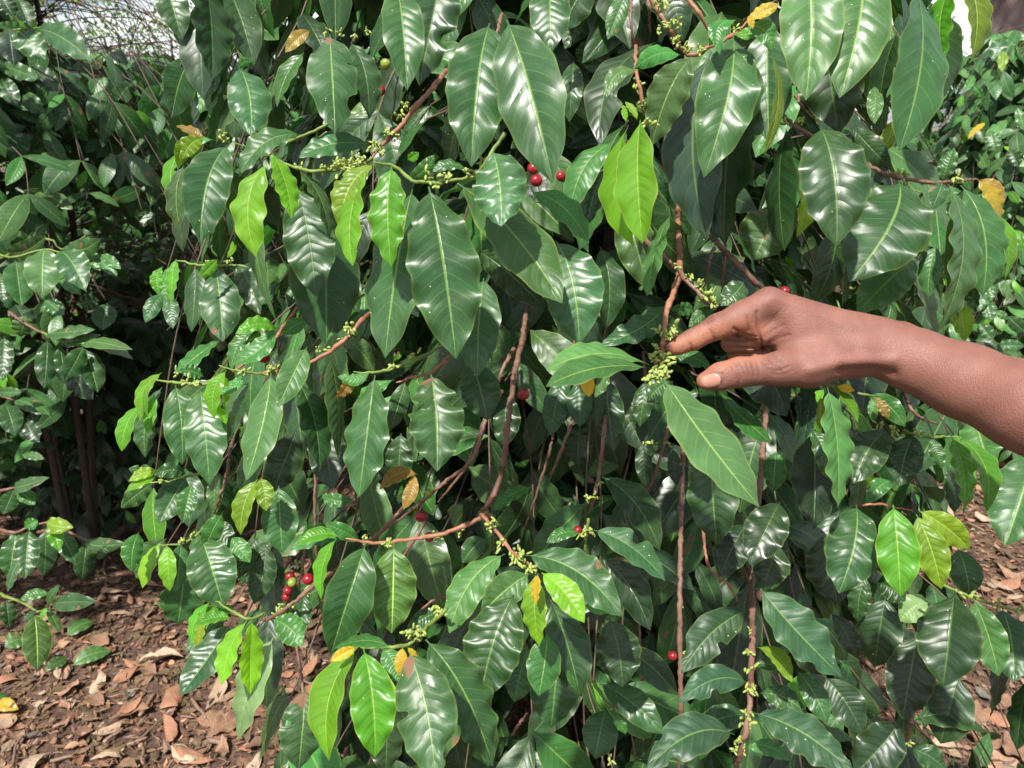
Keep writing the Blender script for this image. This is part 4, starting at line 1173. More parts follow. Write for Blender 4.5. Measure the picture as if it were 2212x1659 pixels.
for it in BUDS.replace('\n', '|').strip('|').split('|'):
    t, x, y, d, n, sz = it.split(); c = at(*tp(t, float(x), float(y)), float(d)); n = int(n); sz = float(sz) * .78
    parts = []
    spread = 0.0022 * math.sqrt(n) * sz
    for k in range(int(n * 1.1)):
        dr = norm(RNG.normal(0, 1, 3) + np.array((0, -0.8, 0.1)))
        o = c + norm(RNG.normal(0, 1, 3)) * spread * RNG.uniform(.2, 1) * np.array((1, .6, .9))
        L = RNG.uniform(0.0045, 0.0085) * sz; r = RNG.uniform(0.0011, 0.0018) * sz
        parts.append(bud_arrays(o + dr * L, o, r))
    V, Fs = merge(parts)
    mesh_obj('flower_bud_cluster', V, np.concatenate(Fs), M_BUD, bush, c)

BERRIES = """
B 860 420 .79 34 g|B 820 590 .79 38 r|C 165 1100 .80 40 r|C 185 1180 .80 40 r|C 345 1150 .84 34 r|F 65 675 .71 38 r|F 1580 460 .68 35 r|F 1525 535 .70 30 r|F 1760 915 .70 40 r
J 1090 15 .72 38 r|J 1145 150 .70 32 r|J 235 405 .72 30 r|J 250 445 .715 30 g|J 355 425 .71 38 r|J 220 500 .72 30 r|J 213 540 .725 30 r|K 455 105 .74 28 r|K 1075 925 .71 30 r|K 1660 535 .60 36 d|G 540 1480 .73 22 d|H 258 244 .68 34 r|F 1140 1560 .74 24 g|E 1780 1010 .9 20 r
"""
for it in BERRIES.replace('\n', '|').strip('|').split('|'):
    t, x, y, d, r, c = it.split(); d = float(d); p = at(*tp(t, float(x), float(y)), d); rr = float(r) * K * d / FPX
    V, F = sphere_arrays(p, rr, 20, 14, (random.uniform(-.4, .4), -1, random.uniform(-.2, .6)), (1, 1, 1.12))
    dd = norm(V - p); axn = norm(np.array((0.2, -1, 0.1)))
    q = dd @ axn
    V = V - dd * (0.10 * rr * np.exp(-((1 - q) / 0.012)))[:, None]
    if c == 'd': V = V + dd * (RNG.normal(0, .05 * rr, len(V)))[:, None]
    bo = mesh_obj('berry', V, F, {'r': M_BERRY, 'g': M_BERRYG, 'd': M_BERRYD}[c], bush, p)
    bo['label'] = {'r': 'ripe red coffee cherry', 'g': 'green unripe coffee cherry', 'd': 'dried brown coffee cherry'}[c]
    st = at(*tp(t, float(x) + random.uniform(-20, 20), float(y) - 20), d + rr + .012)
    V, F, caps, _ = tube_arrays([p, (p + st) / 2, st], [.0012] * 3, 6)
    mesh_obj('stalk', V, quads_tris([F, caps]), M_TWIG, bo if False else bush, st, {'tint': np.tile(TCOL['n'], (len(V), 1))})

# ------------------------------------------------------------------ generic coffee foliage along arching side branches
def foliage(base, height, radius, nbr, types, leafL, seed, keep=None, hmin=0.25, pairs=9, nt=9, nv=6, stems=4, twig_rad=0.0018, up_bias=0.0):
    "stems with tiers of drooping side branches carrying opposite leaves. returns Pile, list of tubes"
    rg = np.random.default_rng(seed); base = np.asarray(base, float)
    B, T, Sd, Nn, HW, ty = [], [], [], [], [], []
    tubes = []
    st = []
    for k in range(stems):
        a = rg.uniform(0, 2 * np.pi); l = rg.uniform(0.05, 0.22) * radius * 1.3
        p0 = base + np.array((math.cos(a), math.sin(a), 0)) * l * .4; p1 = base + np.array((math.cos(a), math.sin(a), 0)) * l * 1.6 + np.array((0, 0, height * rg.uniform(.85, 1.0)))
        st.append((p0, p1)); mid_ = (p0 + p1) / 2 + rg.normal(0, .03, 3)
        tubes.append(('stem', [p0 - np.array((0, 0, .03)), mid_, p1], [0.013, 0.010, 0.005]))
    for i in range(nbr):
        p0, p1 = st[rg.integers(stems)]
        h = hmin + (1 - hmin) * rg.uniform(0, 1) ** 0.8
        o = p0 + (p1 - p0) * h
        a = rg.uniform(0, 2 * np.pi); dr = np.array((math.cos(a), math.sin(a), 0))
        prof = math.sin(min(1, (1.12 - h) * 1.45) * math.pi / 2) ** 0.7
        R = radius * prof * rg.uniform(.75, 1.1)
        rise = rg.uniform(.05, .3) * R * (1 + up_bias); droop = rg.uniform(.3, .9) * R
        q = []
        nn = int(pairs * rg.uniform(.8, 1.3))
        for k in range(nn + 1):
            u = k / nn
            q.append(o + dr * R * u + np.array((0, 0, 4 * rise * u * (1 - u) - droop * u ** 2.2)) + rg.normal(0, .008, 3))
        q = np.array(q)
        tubes.append(('twig', q, np.linspace(twig_rad, twig_rad * .5, len(q))))
        for k in range(1, len(q)):
            if k / nn < 0.25 and rg.uniform() < .6: continue
            tg = norm(q[k] - q[k - 1]); sdir_ = norm(np.cross(tg, (0, 0, 1)))
            tipf = k / nn
            for sg in (-1, 1):
                L = leafL * rg.uniform(.65, 1.2) * (0.65 if tipf > .93 else 1)
                out = norm(sdir_ * sg * rg.uniform(.5, 1.0) + tg * rg.uniform(.2, .9) + np.array((0, 0, -rg.uniform(.2, 1.3))) + rg.normal(0, .18, 3))
                b0 = q[k]; t0 = b0 + out * L
                if keep is not None and not keep(b0, t0): continue
                nrm = np.array((0, 0, 1.0)) * rg.uniform(.3, 1.2) + dr * rg.uniform(.2, 1.0) + rg.normal(0, .3, 3)
                nrm = norm(nrm - (nrm @ out) * out); B.append(b0); T.append(t0); Nn.append(nrm); Sd.append(np.cross(nrm, out))
                HW.append(L * rg.uniform(.17, .235))
                if tipf > .93 and rg.uniform() < .5: ty.append(rg.choice(list('GglG')))
                else: ty.append(rg.choice(list(types)))
    if not B: return None, tubes
    B, T, Sd, Nn, HW = map(np.array, (B, T, Sd, Nn, HW)); m = len(B)
    V, uv, F = leaf_batch(B, T, Sd, Nn, HW, rg.uniform(.02, .12, m), rg.normal(0, .03, m), rg.uniform(.05, .4, m), rg.uniform(0, .2, m), rg.uniform(.03, .12, m),
                          rg.uniform(3, 5, m), rg.uniform(0, 6.3, m), np.full(m, 0.012), rg.normal(0, .3, m), nt, nv)
    return (V, uv, F, ty, (nt + 1) * (nv + 1)), tubes
def add_foliage(pl, fl):
    if fl is None: return
    V, uv, F, ty, me_ = fl
    tint, par = par_arrays(ty, me_, 0.18)
    pl.add(V, F, tint, par, uv)
def add_tubes(tubes, parent, keep=None):
    tw = []
    for kind, pts, rad in tubes:
        pts = np.asarray(pts)
        if kind == 'twig' and keep is not None:
            k = np.array([keep(p, p) for p in pts])
            if k.sum() < 3: continue
            j = np.flatnonzero(k); pts = pts[j[0]:j[-1] + 1]; rad = np.asarray(rad)[j[0]:j[-1] + 1]
            if len(pts) < 3: continue
        V, F, caps, _ = tube_arrays(pts, rad, 6 if kind == 'twig' else 8, sub=0.03)
        if kind == 'twig': tw.append((V, np.concatenate([F, caps])))
        else: mesh_obj('stem', V, quads_tris([F, caps]), M_TWIG, parent, pts[0], {'tint': np.tile((0.05, 0.035, 0.027), (len(V), 1))})  # stem colour darkened to stand in for the shade under the bushes
    if tw:
        V, Fs = merge(tw)
        o = mesh_obj('twigs', V, quads_tris(Fs), M_TWIG, parent, V.mean(0), {'tint': np.tile((0.13, 0.085, 0.055), (len(V), 1))}); o['kind'] = 'stuff'

# silhouette of the main bush in the picture (its leaves keep inside this outline, and off the gaps)
POLY = [(330, -3000), (345, 60), (372, 200), (395, 330), (400, 470), (330, 600), (345, 700), (420, 780), (330, 850), (300, 980), (330, 1080), (310, 1200), (400, 1330), (480, 1450), (600, 1560), (640, 2300),
        (2600, 2400), (2300, 1500), (2180, 1400), (2080, 1300), (2050, 1100), (2130, 1000), (2060, 800), (2130, 650), (2100, 500), (2030, 400), (2010, 250), (2030, 100), (2010, -3000)]
GAPS = [(665, 1430, 75), (1250, 1560, 60), (1930, 1440, 62), (1890, 1380, 30), (2080, 1540, 70), (740, 1090, 30), (690, 1360, 45), (1850, 1395, 30), (2150, 1480, 80), (1120, 1540, 40), (2120, 1250, 60)]
def inpoly(x, y):
    c = False; j = len(POLY) - 1
    for i in range(len(POLY)):
        xi, yi = POLY[i]; xj, yj = POLY[j]
        if (yi > y) != (yj > y) and x < (xj - xi) * (y - yi) / (yj - yi) + xi: c = not c
        j = i
    return c
def keep_main(b, t, dmin=0.80):
    m = (np.asarray(b) + np.asarray(t)) / 2
    if m[2] < 0.12: return False
    for p in (b, m, t):
        x, y, z = proj(np.asarray(p)[None]); x, y, z = x[0], y[0], z[0]
        if z < dmin:
            # above the picture the bush leans a little further out
            if not (y < -450 and z > .66): return False
        if not inpoly(x, y): return False
        for gx, gy, gr in GAPS:
            if math.hypot(x - gx, y - gy) < gr: return False
    return True
fl, tb = foliage((0.12, 1.35, 0), 2.35, 0.95, 410, 'kkdddmmdog', 0.112, 11, keep_main, 0.12, 10, 17, 8, 6)  # extra dark leaf tints put the interior shade into the filler's colour
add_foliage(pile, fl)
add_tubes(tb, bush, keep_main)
fl, tb = foliage((0.20, 1.30, 0), 1.15, 0.85, 170, 'kdddmmmo', 0.112, 12, keep_main, 0.12, 12, 8, 6, 5)  # lower filler, its tints likewise darkened for the shaded interior
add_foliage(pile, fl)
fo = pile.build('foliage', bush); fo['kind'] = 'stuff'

# ------------------------------------------------------------------ neighbouring bushes
BGL = """
A b 1.5 60 180 90 430 160 .3
A m 1.5 110 200 300 390 180 .3
A s 1.5 240 190 600 400 170 .5 -.06
A g 1.6 190 180 360 170 85 .3 .2
A m 1.6 180 185 -20 160 90 .3 -.1
A d 1.5 110 -20 200 190 120 .1
A k 1.45 0 -20 90 110 120 .1
A e 1.5 60 -30 130 60 60 .1
A k 1.6 200 430 380 600 140 .4
A m 1.6 0 420 260 520 110 .4
A s 1.7 150 620 300 740 110 .5
A d 1.7 0 500 120 700 120 .3
A m 2.4 690 440 640 610 130 .4
A d 2.4 800 490 790 690 100 .3
A d 2.6 900 380 960 540 120 .3
A g 2.5 1060 470 950 530 60 .3
A p 2.4 960 640 1040 750 110 .3
A g 2.2 300 870 310 1060 80 .3
A g 2.2 310 870 430 1000 80 .3
A h 2.0 380 1030 150 1000 55 .6
A s 2.0 270 1130 510 1130 60 .6 .1
A g 2.0 460 770 580 920 90 .4
A m 2.3 700 860 800 1010 110 .4
A p 2.5 790 1320 860 1420 70 .3
A d 2.0 260 1150 470 1290 90 .4
A o 1.7 150 1240 480 1370 100 .4
A m 1.4 40 1640 300 1540 130 .5 .1
A m 1.35 400 1640 660 1560 150 .5 .12
E h 1.3 290 -40 275 290 205 .5
E m 1.3 100 40 140 340 175 .4
E m 1.3 390 -20 560 240 190 .5 -.05
E g 1.35 560 -30 655 110 90 .4
E d 1.3 0 120 30 320 110 .4
E g 1.4 660 0 790 100 70 .4
E m 1.4 640 20 770 150 70 .4
E g 1.35 390 140 530 270 80 .4
E d 1.4 650 300 500 330 110 .5
E m 1.4 290 300 420 400 100 .5
E d 1.4 700 320 670 500 145 .4
E k 1.5 100 330 190 500 150 .3
E o 1.4 170 400 130 540 130 .1
E m 1.25 310 525 620 495 65 .6 .1
E s 1.25 420 565 655 530 85 .6 .1
E h 1.2 540 590 865 625 75 .6 .08
E m 1.22 560 605 870 690 65 .5 .05
E d 1.25 310 560 290 880 130 .3
E m 1.2 545 600 415 840 130 .4
E m 1.22 560 620 640 905 150 .3
E k 1.3 430 740 610 950 150 .2
E d 1.25 390 600 420 830 90 .3
E d 1.3 30 540 20 830 120 .3
E m 1.35 -20 900 150 900 70 .5
E m 1.4 90 960 340 1060 95 .4
E d 1.4 30 970 100 1190 140 .4
E k 1.4 150 1080 260 1230 130 .4
E g 1.35 200 970 330 1060 50 .3
E m 1.15 90 1520 325 1460 85 .5 .1
E d 1.15 90 1540 20 1700 110 .4
E g 1.15 120 1540 230 1640 90 .4
E m 1.6 140 1310 290 1340 55 .4
I m 1.15 110 110 60 430 145 .4
I m 1.15 190 100 165 430 150 .4
I e 1.12 310 40 480 90 110 .4 .1
I G 1.12 330 60 390 240 90 .3
I m 1.15 390 110 500 335 115 .4
I m 1.25 560 170 820 190 100 .5 .1
I g 1.25 590 170 750 240 60 .5
I d 1.3 560 190 530 440 125 .3
I g 1.15 250 40 160 90 80 .4
I d 1.25 300 100 290 400 140 .2
I d 1.2 700 200 640 300 60 .3
I v 1.05 225 650 245 1020 170 .3
I g 1.05 320 520 130 560 70 .4 .1
I d 1.05 340 590 630 570 115 .5
I m 1.05 310 600 390 460 50 .3
I h 1.05 310 620 390 770 55 .4
I G 1.04 310 610 265 690 32 .2
I d 1.1 40 560 60 740 100 .3
I d 1.05 240 630 150 700 50 .3
I m 1.1 130 300 50 510 60 .3
"""
BGR = """
D d 2.6 1500 -60 1530 130 70 .2
D d 2.6 1560 -80 1580 40 60 .2
D h 2.2 1710 780 1575 940 75 .5
D m 2.4 1790 200 1700 330 70 .3
D d 2.4 1690 240 1620 400 100 .2
D e 2.3 1690 330 1680 470 60 .2
D g 2.3 1500 490 1440 600 50 .3
D g 2.3 1500 560 1560 640 50 .3
D Y 2.0 1570 800 1460 910 40 .1
D m 2.0 1600 850 1640 1000 90 .3
D d 2.0 1740 980 1790 1090 90 .3
D g 1.9 1780 700 1830 860 60 .3
D G 1.7 1770 1500 1730 1610 50 .3
D G 1.7 1780 1500 1820 1620 50 .3
H g 1.7 1605 190 1610 310 60 .3
H m 1.7 1550 210 1540 370 100 .3
H m 1.7 1580 290 1610 440 90 .3
H g 1.8 1640 370 1720 430 50 .4
H s 1.8 1720 405 1840 520 90 .5
H m 1.8 1530 450 1620 560 90 .4
H d 1.9 1500 560 1690 640 70 .4
H d 1.9 1640 600 1830 600 80 .4
"""
BGROUP = 'coffee bushes of the plantation'
def neighbour(name, loc, h, r, nbr, seed, label, surveyed=None, types='dmmmmshghm', leafL=.102, keep=None, hmin=.2, nt=7, nv=4, twigs=''):
    e = tag(empty(name, loc), label, 'coffee bush', BGROUP)
    pl = Pile()
    fl, tb = foliage(loc, h, r, nbr, types, leafL, seed, keep, hmin, 9, nt, nv, 4)
    add_foliage(pl, fl); add_tubes(tb, e, keep)
    if surveyed:
        rw = survey(surveyed, e); rw.sort(key=lambda q: -math.hypot(q[3][0] - q[2][0], q[3][1] - q[2][1]) * q[4])
        for q in rw: place_leaf(q, e)
    for ln in twigs.strip().splitlines():
        q = ln.split(); xy = [float(v) for v in q[4:]]; n = len(xy) // 2
        pts = [at(*tp(q[0], xy[2 * i], xy[2 * i + 1]), float(q[3]) + (.12 if i == 0 else 0)) for i in range(n)]
        V, F, caps, _ = tube_arrays(pts, np.linspace(float(q[2]), float(q[2]) * .5, n) * mm, 7, .2, .05, .0005, sub=.01)
        mesh_obj('twig', V, quads_tris([F, caps]), M_TWIG, e, pts[0], {'tint': np.tile(TCOL[q[1]], (len(V), 1))})
    f = pl.build('foliage', e); f['kind'] = 'stuff'
    return e
BGT = '''
A n 2.5 1.5 -60 240 110 195 240 185 360 170
A n 2.5 1.4 -20 1700 300 1560 400 1630 560 1540
E w 3.0 1.3 60 380 190 470 310 530
E n 2.5 1.25 250 500 310 530 400 570 480 600 560 595
E n 2.5 1.3 -40 0 100 20 290 -30 400 -10 560 -30
E w 2.5 1.3 590 130 640 230 690 300
E w 3.0 1.4 -60 900 20 930 100 960
E w 3.0 1.2 -60 1560 40 1540 90 1530 230 1500
I w 3.0 1.15 -60 80 60 120 130 115 190 80 330 50
I w 3.0 1.25 250 120 400 100 560 170 620 175
I n 2.5 1.06 -40 500 60 550 130 570 220 620 250 640 320 600
'''
def keep_left(b, t):
    for p in (b, t):
        x, y, z = proj(np.asarray(p)[None]); x, y, z = x[0], y[0], z[0]
        if p[2] < 0.1 or z < 1.45: return False
        if y > 1010 and z < 1.9: return False
        if 80 < x < 400 and y < 118 + 18 * math.sin(x * .05): return False
        if 150 < x < 420 and y > 470 + 60 * math.sin(x * .03): return False
        if x > 250 + 250 * max(0, (y - 900) / 400) and y > 780: return False
        if y > 1040 - 0.2 * x and z < 2.6: return False
    return True
def keep_right(b, t):
    for p in (b, t):
        x, y, z = proj(np.asarray(p)[None]); x, y = x[0], y[0]
        if p[2] < 0.1: return False
        if x > 2075 and y < 72 + 14 * math.sin(x * .06): return False
    return True
def keep_sky(b, t):
    for p in (b, t):
        x, y, z = proj(np.asarray(p)[None]); x, y = x[0], y[0]
        if p[2] < 0.1: return False
        if x < 420 and y < 128 + 18 * math.sin(x * .07 + 1) - 0.05 * (400 - x): return False
    return True
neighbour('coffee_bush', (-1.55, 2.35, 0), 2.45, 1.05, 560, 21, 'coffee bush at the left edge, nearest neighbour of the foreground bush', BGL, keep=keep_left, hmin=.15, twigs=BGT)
neighbour('coffee_bush', (-1.45, 3.05, 0), 1.0, 0.75, 130, 33, 'low young coffee bush between the left bushes, its leaf colours darkened for deep shade', types='kkdd', keep=lambda b, t: b[2] > .05 and t[2] > .03, hmin=.05)  # added as dark fill: the leaf tints carry the gap's shadow
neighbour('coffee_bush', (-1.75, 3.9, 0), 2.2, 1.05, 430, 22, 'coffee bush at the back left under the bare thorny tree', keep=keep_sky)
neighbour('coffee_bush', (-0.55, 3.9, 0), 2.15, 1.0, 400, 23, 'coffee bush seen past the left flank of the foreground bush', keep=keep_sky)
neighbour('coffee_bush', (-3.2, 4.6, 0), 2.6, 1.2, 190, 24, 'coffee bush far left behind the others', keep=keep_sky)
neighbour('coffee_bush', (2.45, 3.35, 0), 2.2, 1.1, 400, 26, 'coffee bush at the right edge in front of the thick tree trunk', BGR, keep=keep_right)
neighbour('coffee_bush', (-2.3, 2.9, 0), 1.2, 0.8, 130, 34, 'low coffee bush at the left edge under the nearest neighbour, its leaf colours darkened as shade', types='kkdd', keep=lambda b, t: b[2] > .05 and t[2] > .03, hmin=.05)  # second dark fill bush, shadow painted in through its leaf tints
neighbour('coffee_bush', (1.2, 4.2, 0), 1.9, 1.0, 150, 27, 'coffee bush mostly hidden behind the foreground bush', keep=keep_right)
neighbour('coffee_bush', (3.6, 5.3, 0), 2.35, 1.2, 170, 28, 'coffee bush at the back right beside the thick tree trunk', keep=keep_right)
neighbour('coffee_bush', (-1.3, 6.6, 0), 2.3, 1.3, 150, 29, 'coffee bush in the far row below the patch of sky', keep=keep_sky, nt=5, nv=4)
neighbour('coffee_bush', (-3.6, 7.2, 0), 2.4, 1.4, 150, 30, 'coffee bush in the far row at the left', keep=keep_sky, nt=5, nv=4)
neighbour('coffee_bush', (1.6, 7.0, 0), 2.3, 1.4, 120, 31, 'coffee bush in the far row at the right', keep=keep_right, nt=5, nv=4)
# ------------------------------------------------------------------ ground
def gz(x, y):
    return 0.012 * np.sin(x * 3.1 + 1) * np.cos(y * 2.7) + 0.006 * np.sin(x * 9.3 + y * 4) + 0.004 * np.sin(y * 17 - x * 11)
def ground_mat():
    m, t, out = newmat('soil'); b = NB(t)
    tco = b.n('ShaderNodeTexCoord').outputs['Object']
    n1 = b.noise(tco, 3.5, 5, .6); n2 = b.noise(tco, 60, 6, .7); n3 = b.noise(tco, 260, 3, .6)
    c = b.mix(b.mapr(n2, .35, .65), (0.035, 0.019, 0.012, 1), (0.16, 0.085, 0.055, 1))
    c = b.mix(b.mapr(n1, .35, .65, 0, .5), c, (0.12, 0.072, 0.052, 1))
    c = b.mix(b.mapr(n3, .6, .72, 0, .5), c, (0.26, 0.18, 0.13, 1))
    vo = b.n('ShaderNodeTexVoronoi', feature='F1'); vo.inputs['Scale'].default_value = 130; vo.inputs['Randomness'].default_value = 1
    dis = b.n('ShaderNodeVectorMath', operation='ADD'); b.l(tco, dis.inputs[0])
    nn_ = b.n('ShaderNodeTexNoise'); nn_.inputs['Scale'].default_value = 40; b.l(tco, nn_.inputs['Vector'])
    sc_ = b.n('ShaderNodeVectorMath', operation='SCALE'); b.l(nn_.outputs['Color'], sc_.inputs[0]); sc_.inputs['Scale'].default_value = .02
    b.l(sc_.outputs[0], dis.inputs[1]); b.l(dis.outputs[0], vo.inputs['Vector'])
    vs_ = b.n('ShaderNodeSeparateColor'); b.l(vo.outputs['Color'], vs_.inputs[0])
    c = b.mix(b.mapr(vs_.outputs[0], .3, 1, 0, .75), c, b.mix(vs_.outputs[1], (0.05, 0.028, 0.02, 1), (0.30, 0.17, 0.12, 1)))
    pr = b.n('ShaderNodeBsdfPrincipled'); b.l(c, pr.inputs['Base Color']); pr.inputs['Roughness'].default_value = .9
    h = b.math('ADD', b.math('MULTIPLY', n2, 1.0), b.math('MULTIPLY', n3, .4)); h = b.math('ADD', h, b.math('MULTIPLY', vs_.outputs[2], .35))
    b.l(b.bump(h, 1.0, .012), pr.inputs['Normal']); b.l(pr.outputs[0], out.inputs['Surface'])
    return m
gx = np.concatenate([[-120, -60, -30, -15, -8], np.linspace(-4, 4, 161), [8, 15, 30, 60, 120]])
gy = np.concatenate([[-60, -20, -5], np.linspace(0, 8, 161), [12, 20, 40, 80, 160]])
X, Y = np.meshgrid(gx, gy, indexing='ij'); Z = gz(X, Y) * np.where((np.abs(X) < 6) & (Y < 10), 1, 0)
V = np.stack([X, Y, Z], -1).reshape(-1, 3); F = grid_faces(len(gx) - 1, len(gy) - 1)[:, ::-1]
tag(mesh_obj('ground', V, F, ground_mat(), None, (0, 0, 0)), 'brown soil ground strewn with dead leaves', 'ground', kind='structure')

# ------------------------------------------------------------------ leaf litter
DC = [(0.34, 0.19, 0.13), (0.26, 0.135, 0.09), (0.42, 0.27, 0.19), (0.20, 0.10, 0.07), (0.36, 0.16, 0.10), (0.15, 0.085, 0.065), (0.46, 0.33, 0.24), (0.22, 0.19, 0.18), (0.40, 0.22, 0.15)]
DW = ['tan', 'brown', 'pale tan', 'dark brown', 'reddish brown', 'very dark', 'straw coloured', 'greyish', 'light brown']
def dead_shape(rg, m, L, nt, nv, lift=0.32):
    a = rg.uniform(0, 2 * np.pi, m); ex = np.stack([np.cos(a), np.sin(a), rg.normal(0, .12 * lift, m)], -1)
    n = np.stack([rg.normal(0, .25 * lift + .08, m), rg.normal(0, .25 * lift + .08, m), np.where(rg.uniform(size=m) < .5, 1.0, -1.0)], -1)
    s = np.cross(n, ex)
    return ex * L[:, None], n, s
def litter_batch(rg, pos, L, nt, nv, broad=None, curl=1.0, thin=False):
    m = len(pos); ex, n, s = dead_shape(rg, m, L, nt, nv)
    hw = L * (rg.uniform(.03, .12, m) if thin else rg.uniform(.12, .34, m))
    V, uv, F = leaf_batch(pos - ex / 2, pos + ex / 2, s, n, hw, rg.normal(.0, .10, m) * curl, rg.normal(0, .08, m), rg.normal(.1, .45, m) * curl, rg.normal(.1, .35, m) * curl,
                          rg.uniform(.05, .28, m), rg.uniform(1.5, 3.5, m), rg.uniform(0, 6.3, m), np.full(m, .006), rg.normal(0, .7, m) * curl, nt, nv)
    V = V.reshape(m, -1, 3)
    # rest on the ground
    low = V[..., 2].min(1); g = gz(pos[:, 0], pos[:, 1])
    V[..., 2] += (pos[:, 2] + g - low)[:, None]
    return V, uv.reshape(m, -1, 2), F
rg = np.random.default_rng(5)
def scatter(rg, n, dmin, dmax, xa=.78):
    y = dmin + (dmax - dmin) * rg.uniform(0, 1, n) ** 0.9
    x = rg.uniform(-1, 1, n) * xa * (y + .6)
    return x, y
n = 52000
x, y = scatter(rg, n, 0.9, 6.0)
den = 0.5 + 0.5 * np.sin(x * 2.3 + 1.7) * np.cos(y * 2.9 + x)
kp = rg.uniform(0, 1, n) < (0.45 + 0.55 * den); x, y = x[kp], y[kp]; n = len(x)
L = rg.uniform(.010, .060, n) * (rg.uniform(0.25, 1, n)) ** 1.2 + .006
V, uv, F = litter_batch(rg, np.stack([x, y, rg.uniform(-.002, .012, n)], -1), L, 4, 4)
ci = rg.choice(len(DC), n, p=[.15, .22, .06, .17, .17, .12, .03, .01, .07])
tint = np.repeat(np.array(DC)[ci] * (1.0, 1.03, 1.06) * np.exp(rg.normal(-.2, .35, (n, 1))), V.shape[1], 0)
n2_ = 30000
x, y = scatter(rg, n2_, 0.9, 4.2)
L2 = rg.uniform(.012, .045, n2_)
V2, uv2, F2 = litter_batch(rg, np.stack([x, y, rg.uniform(0, .014, n2_)], -1), L2, 3, 2, thin=True)
t2_ = np.repeat(np.array(DC)[rg.choice(len(DC), n2_, p=[.15, .2, .08, .17, .12, .15, .06, .02, .05])] * np.exp(rg.normal(-.25, .4, (n2_, 1))), V2.shape[1], 0)
V = V.reshape(-1, 3); F = np.concatenate([F, F2 + len(V)]); V = np.concatenate([V, V2.reshape(-1, 3)]); uv = np.concatenate([uv.reshape(-1, 2), uv2.reshape(-1, 2)]); tint = np.concatenate([tint, t2_])
lit = mesh_obj('leaf_litter', V.reshape(-1, 3), F, M_DEAD, None, (0, 2, 0), {'tint': tint, 'par': np.tile((.3, 0, 0, 0.), (len(tint), 1))}, uv.reshape(-1, 2))
tag(lit, 'carpet of small broken dead leaves covering the soil', 'leaf litter', kind='stuff')

# larger dead leaves, one object each
protos = []
for k in range(18):
    c = [0, 1, 8, 4, 0, 2, 2, 6, 1][k % 9]; L = np.array([1.0])
    V, uv, F = litter_batch(rg, np.zeros((1, 3)), L * 0.1, 14, 10, curl=rg.uniform(1.0, 2.2))
    V = V[0]; V[:, 2] -= V[:, 2].min()
    me_o = mesh_obj('dead_leaf', V, F, M_DEAD, None, (0, 0, 0), {'tint': np.tile(np.array(DC[c]) * (1.12, 1.17, 1.22), (len(V), 1)), 'par': np.tile((.5, 0, 0, 0.), (len(V), 1))}, uv[0])
    protos.append((me_o, c))
cnt = 0; used = set()
SH = ['flat', 'curled', 'half folded', 'crinkled', 'twisted', 'broad']
def where(px, py):
    side = 'left' if px < 700 else 'right' if px > 1700 else 'middle'
    if py > 1450: return f'at the bottom {side} of the picture'
    if py > 1200: return f'on open soil at the {side}'
    return f'in the shade under the bushes at the {side}'
tries = 0
while cnt < 285 and tries < 60000:
    tries += 1
    px, py = random.uniform(-20, 2230), random.uniform(950, 1680)
    if 700 < px < 1750 and random.random() < .85: continue
    d = (VF + VR * ((px - 1106) / FPX) - VU * ((py - 829.5) / FPX))
    if d[2] > -0.1: continue
    P = CAMN + d * (1.45 / -d[2])
    if P[1] > 4.6: continue
    pr0, c = protos[random.randrange(len(protos))]
    if (pr0.name not in used): o = pr0; used.add(pr0.name)
    else: o = pr0.copy(); COL.objects.link(o)
    s_ = random.uniform(.45, 1.15) if px < 1500 else random.uniform(.6, 1.3)
    o.location = (P[0], P[1], float(gz(P[0], P[1])) + random.uniform(0.004, .016)); o.scale = (s_, s_ * random.uniform(.65, 1.15), s_ * random.uniform(.5, .9))
    o.rotation_euler = (random.gauss(0, .18), random.gauss(0, .18), random.uniform(0, 6.28))
    tag(o, f'{DW[c]} dead leaf, lying {where(px, py)}', 'dead leaf', 'larger dead leaves lying on the soil')
    cnt += 1

# fallen green leaves and a yellow one
def fallen(px0, py0, px1, py1, w, typ, label, nm='fallen_leaf', lift=.02):
    def gp(px, py):
        d = (VF + VR * ((px - 1106) / FPX) - VU * ((py - 829.5) / FPX)); P = CAMN + d * ((1.45 - .03) / -d[2]); return P
    b, t = gp(px0, py0), gp(px1, py1)
    o = leaf_obj(nm, None, typ, b, t, w, up=(random.gauss(0, .2), -0.55, 1), fold=.3, arch=.1, side=.08, wav=.08, nt=20, nv=10)
    tag(o, label, 'fallen leaf', 'fallen green leaves on the soil'); return o
def ip(x, y): return tp('I', x, y)
fallen(*ip(440, 800), *ip(610, 700), .055, 'h', 'green fallen leaf with an upturned edge, upper of the two on the open soil')
fallen(*ip(475, 990), *ip(725, 895), .05, 'h', 'longer green fallen leaf, lower of the two on the open soil')
fallen(*ip(440, 930), *ip(290, 1020), .04, 'o', 'dull olive fallen leaf beside the tip of the yellow veined leaf')
fallen(*ip(-60, 1260), *ip(120, 1275), .035, 'Y', 'yellow fallen leaf with a brown streak at the left edge')
fallen(*ip(-30, 1230), *ip(50, 1175), .03, 'm', 'small green fallen leaf just above the yellow one at the left edge')
fallen(*ip(30, 870), *ip(170, 810), .06, 'o', 'faded green fallen leaf behind the yellow veined leaf')

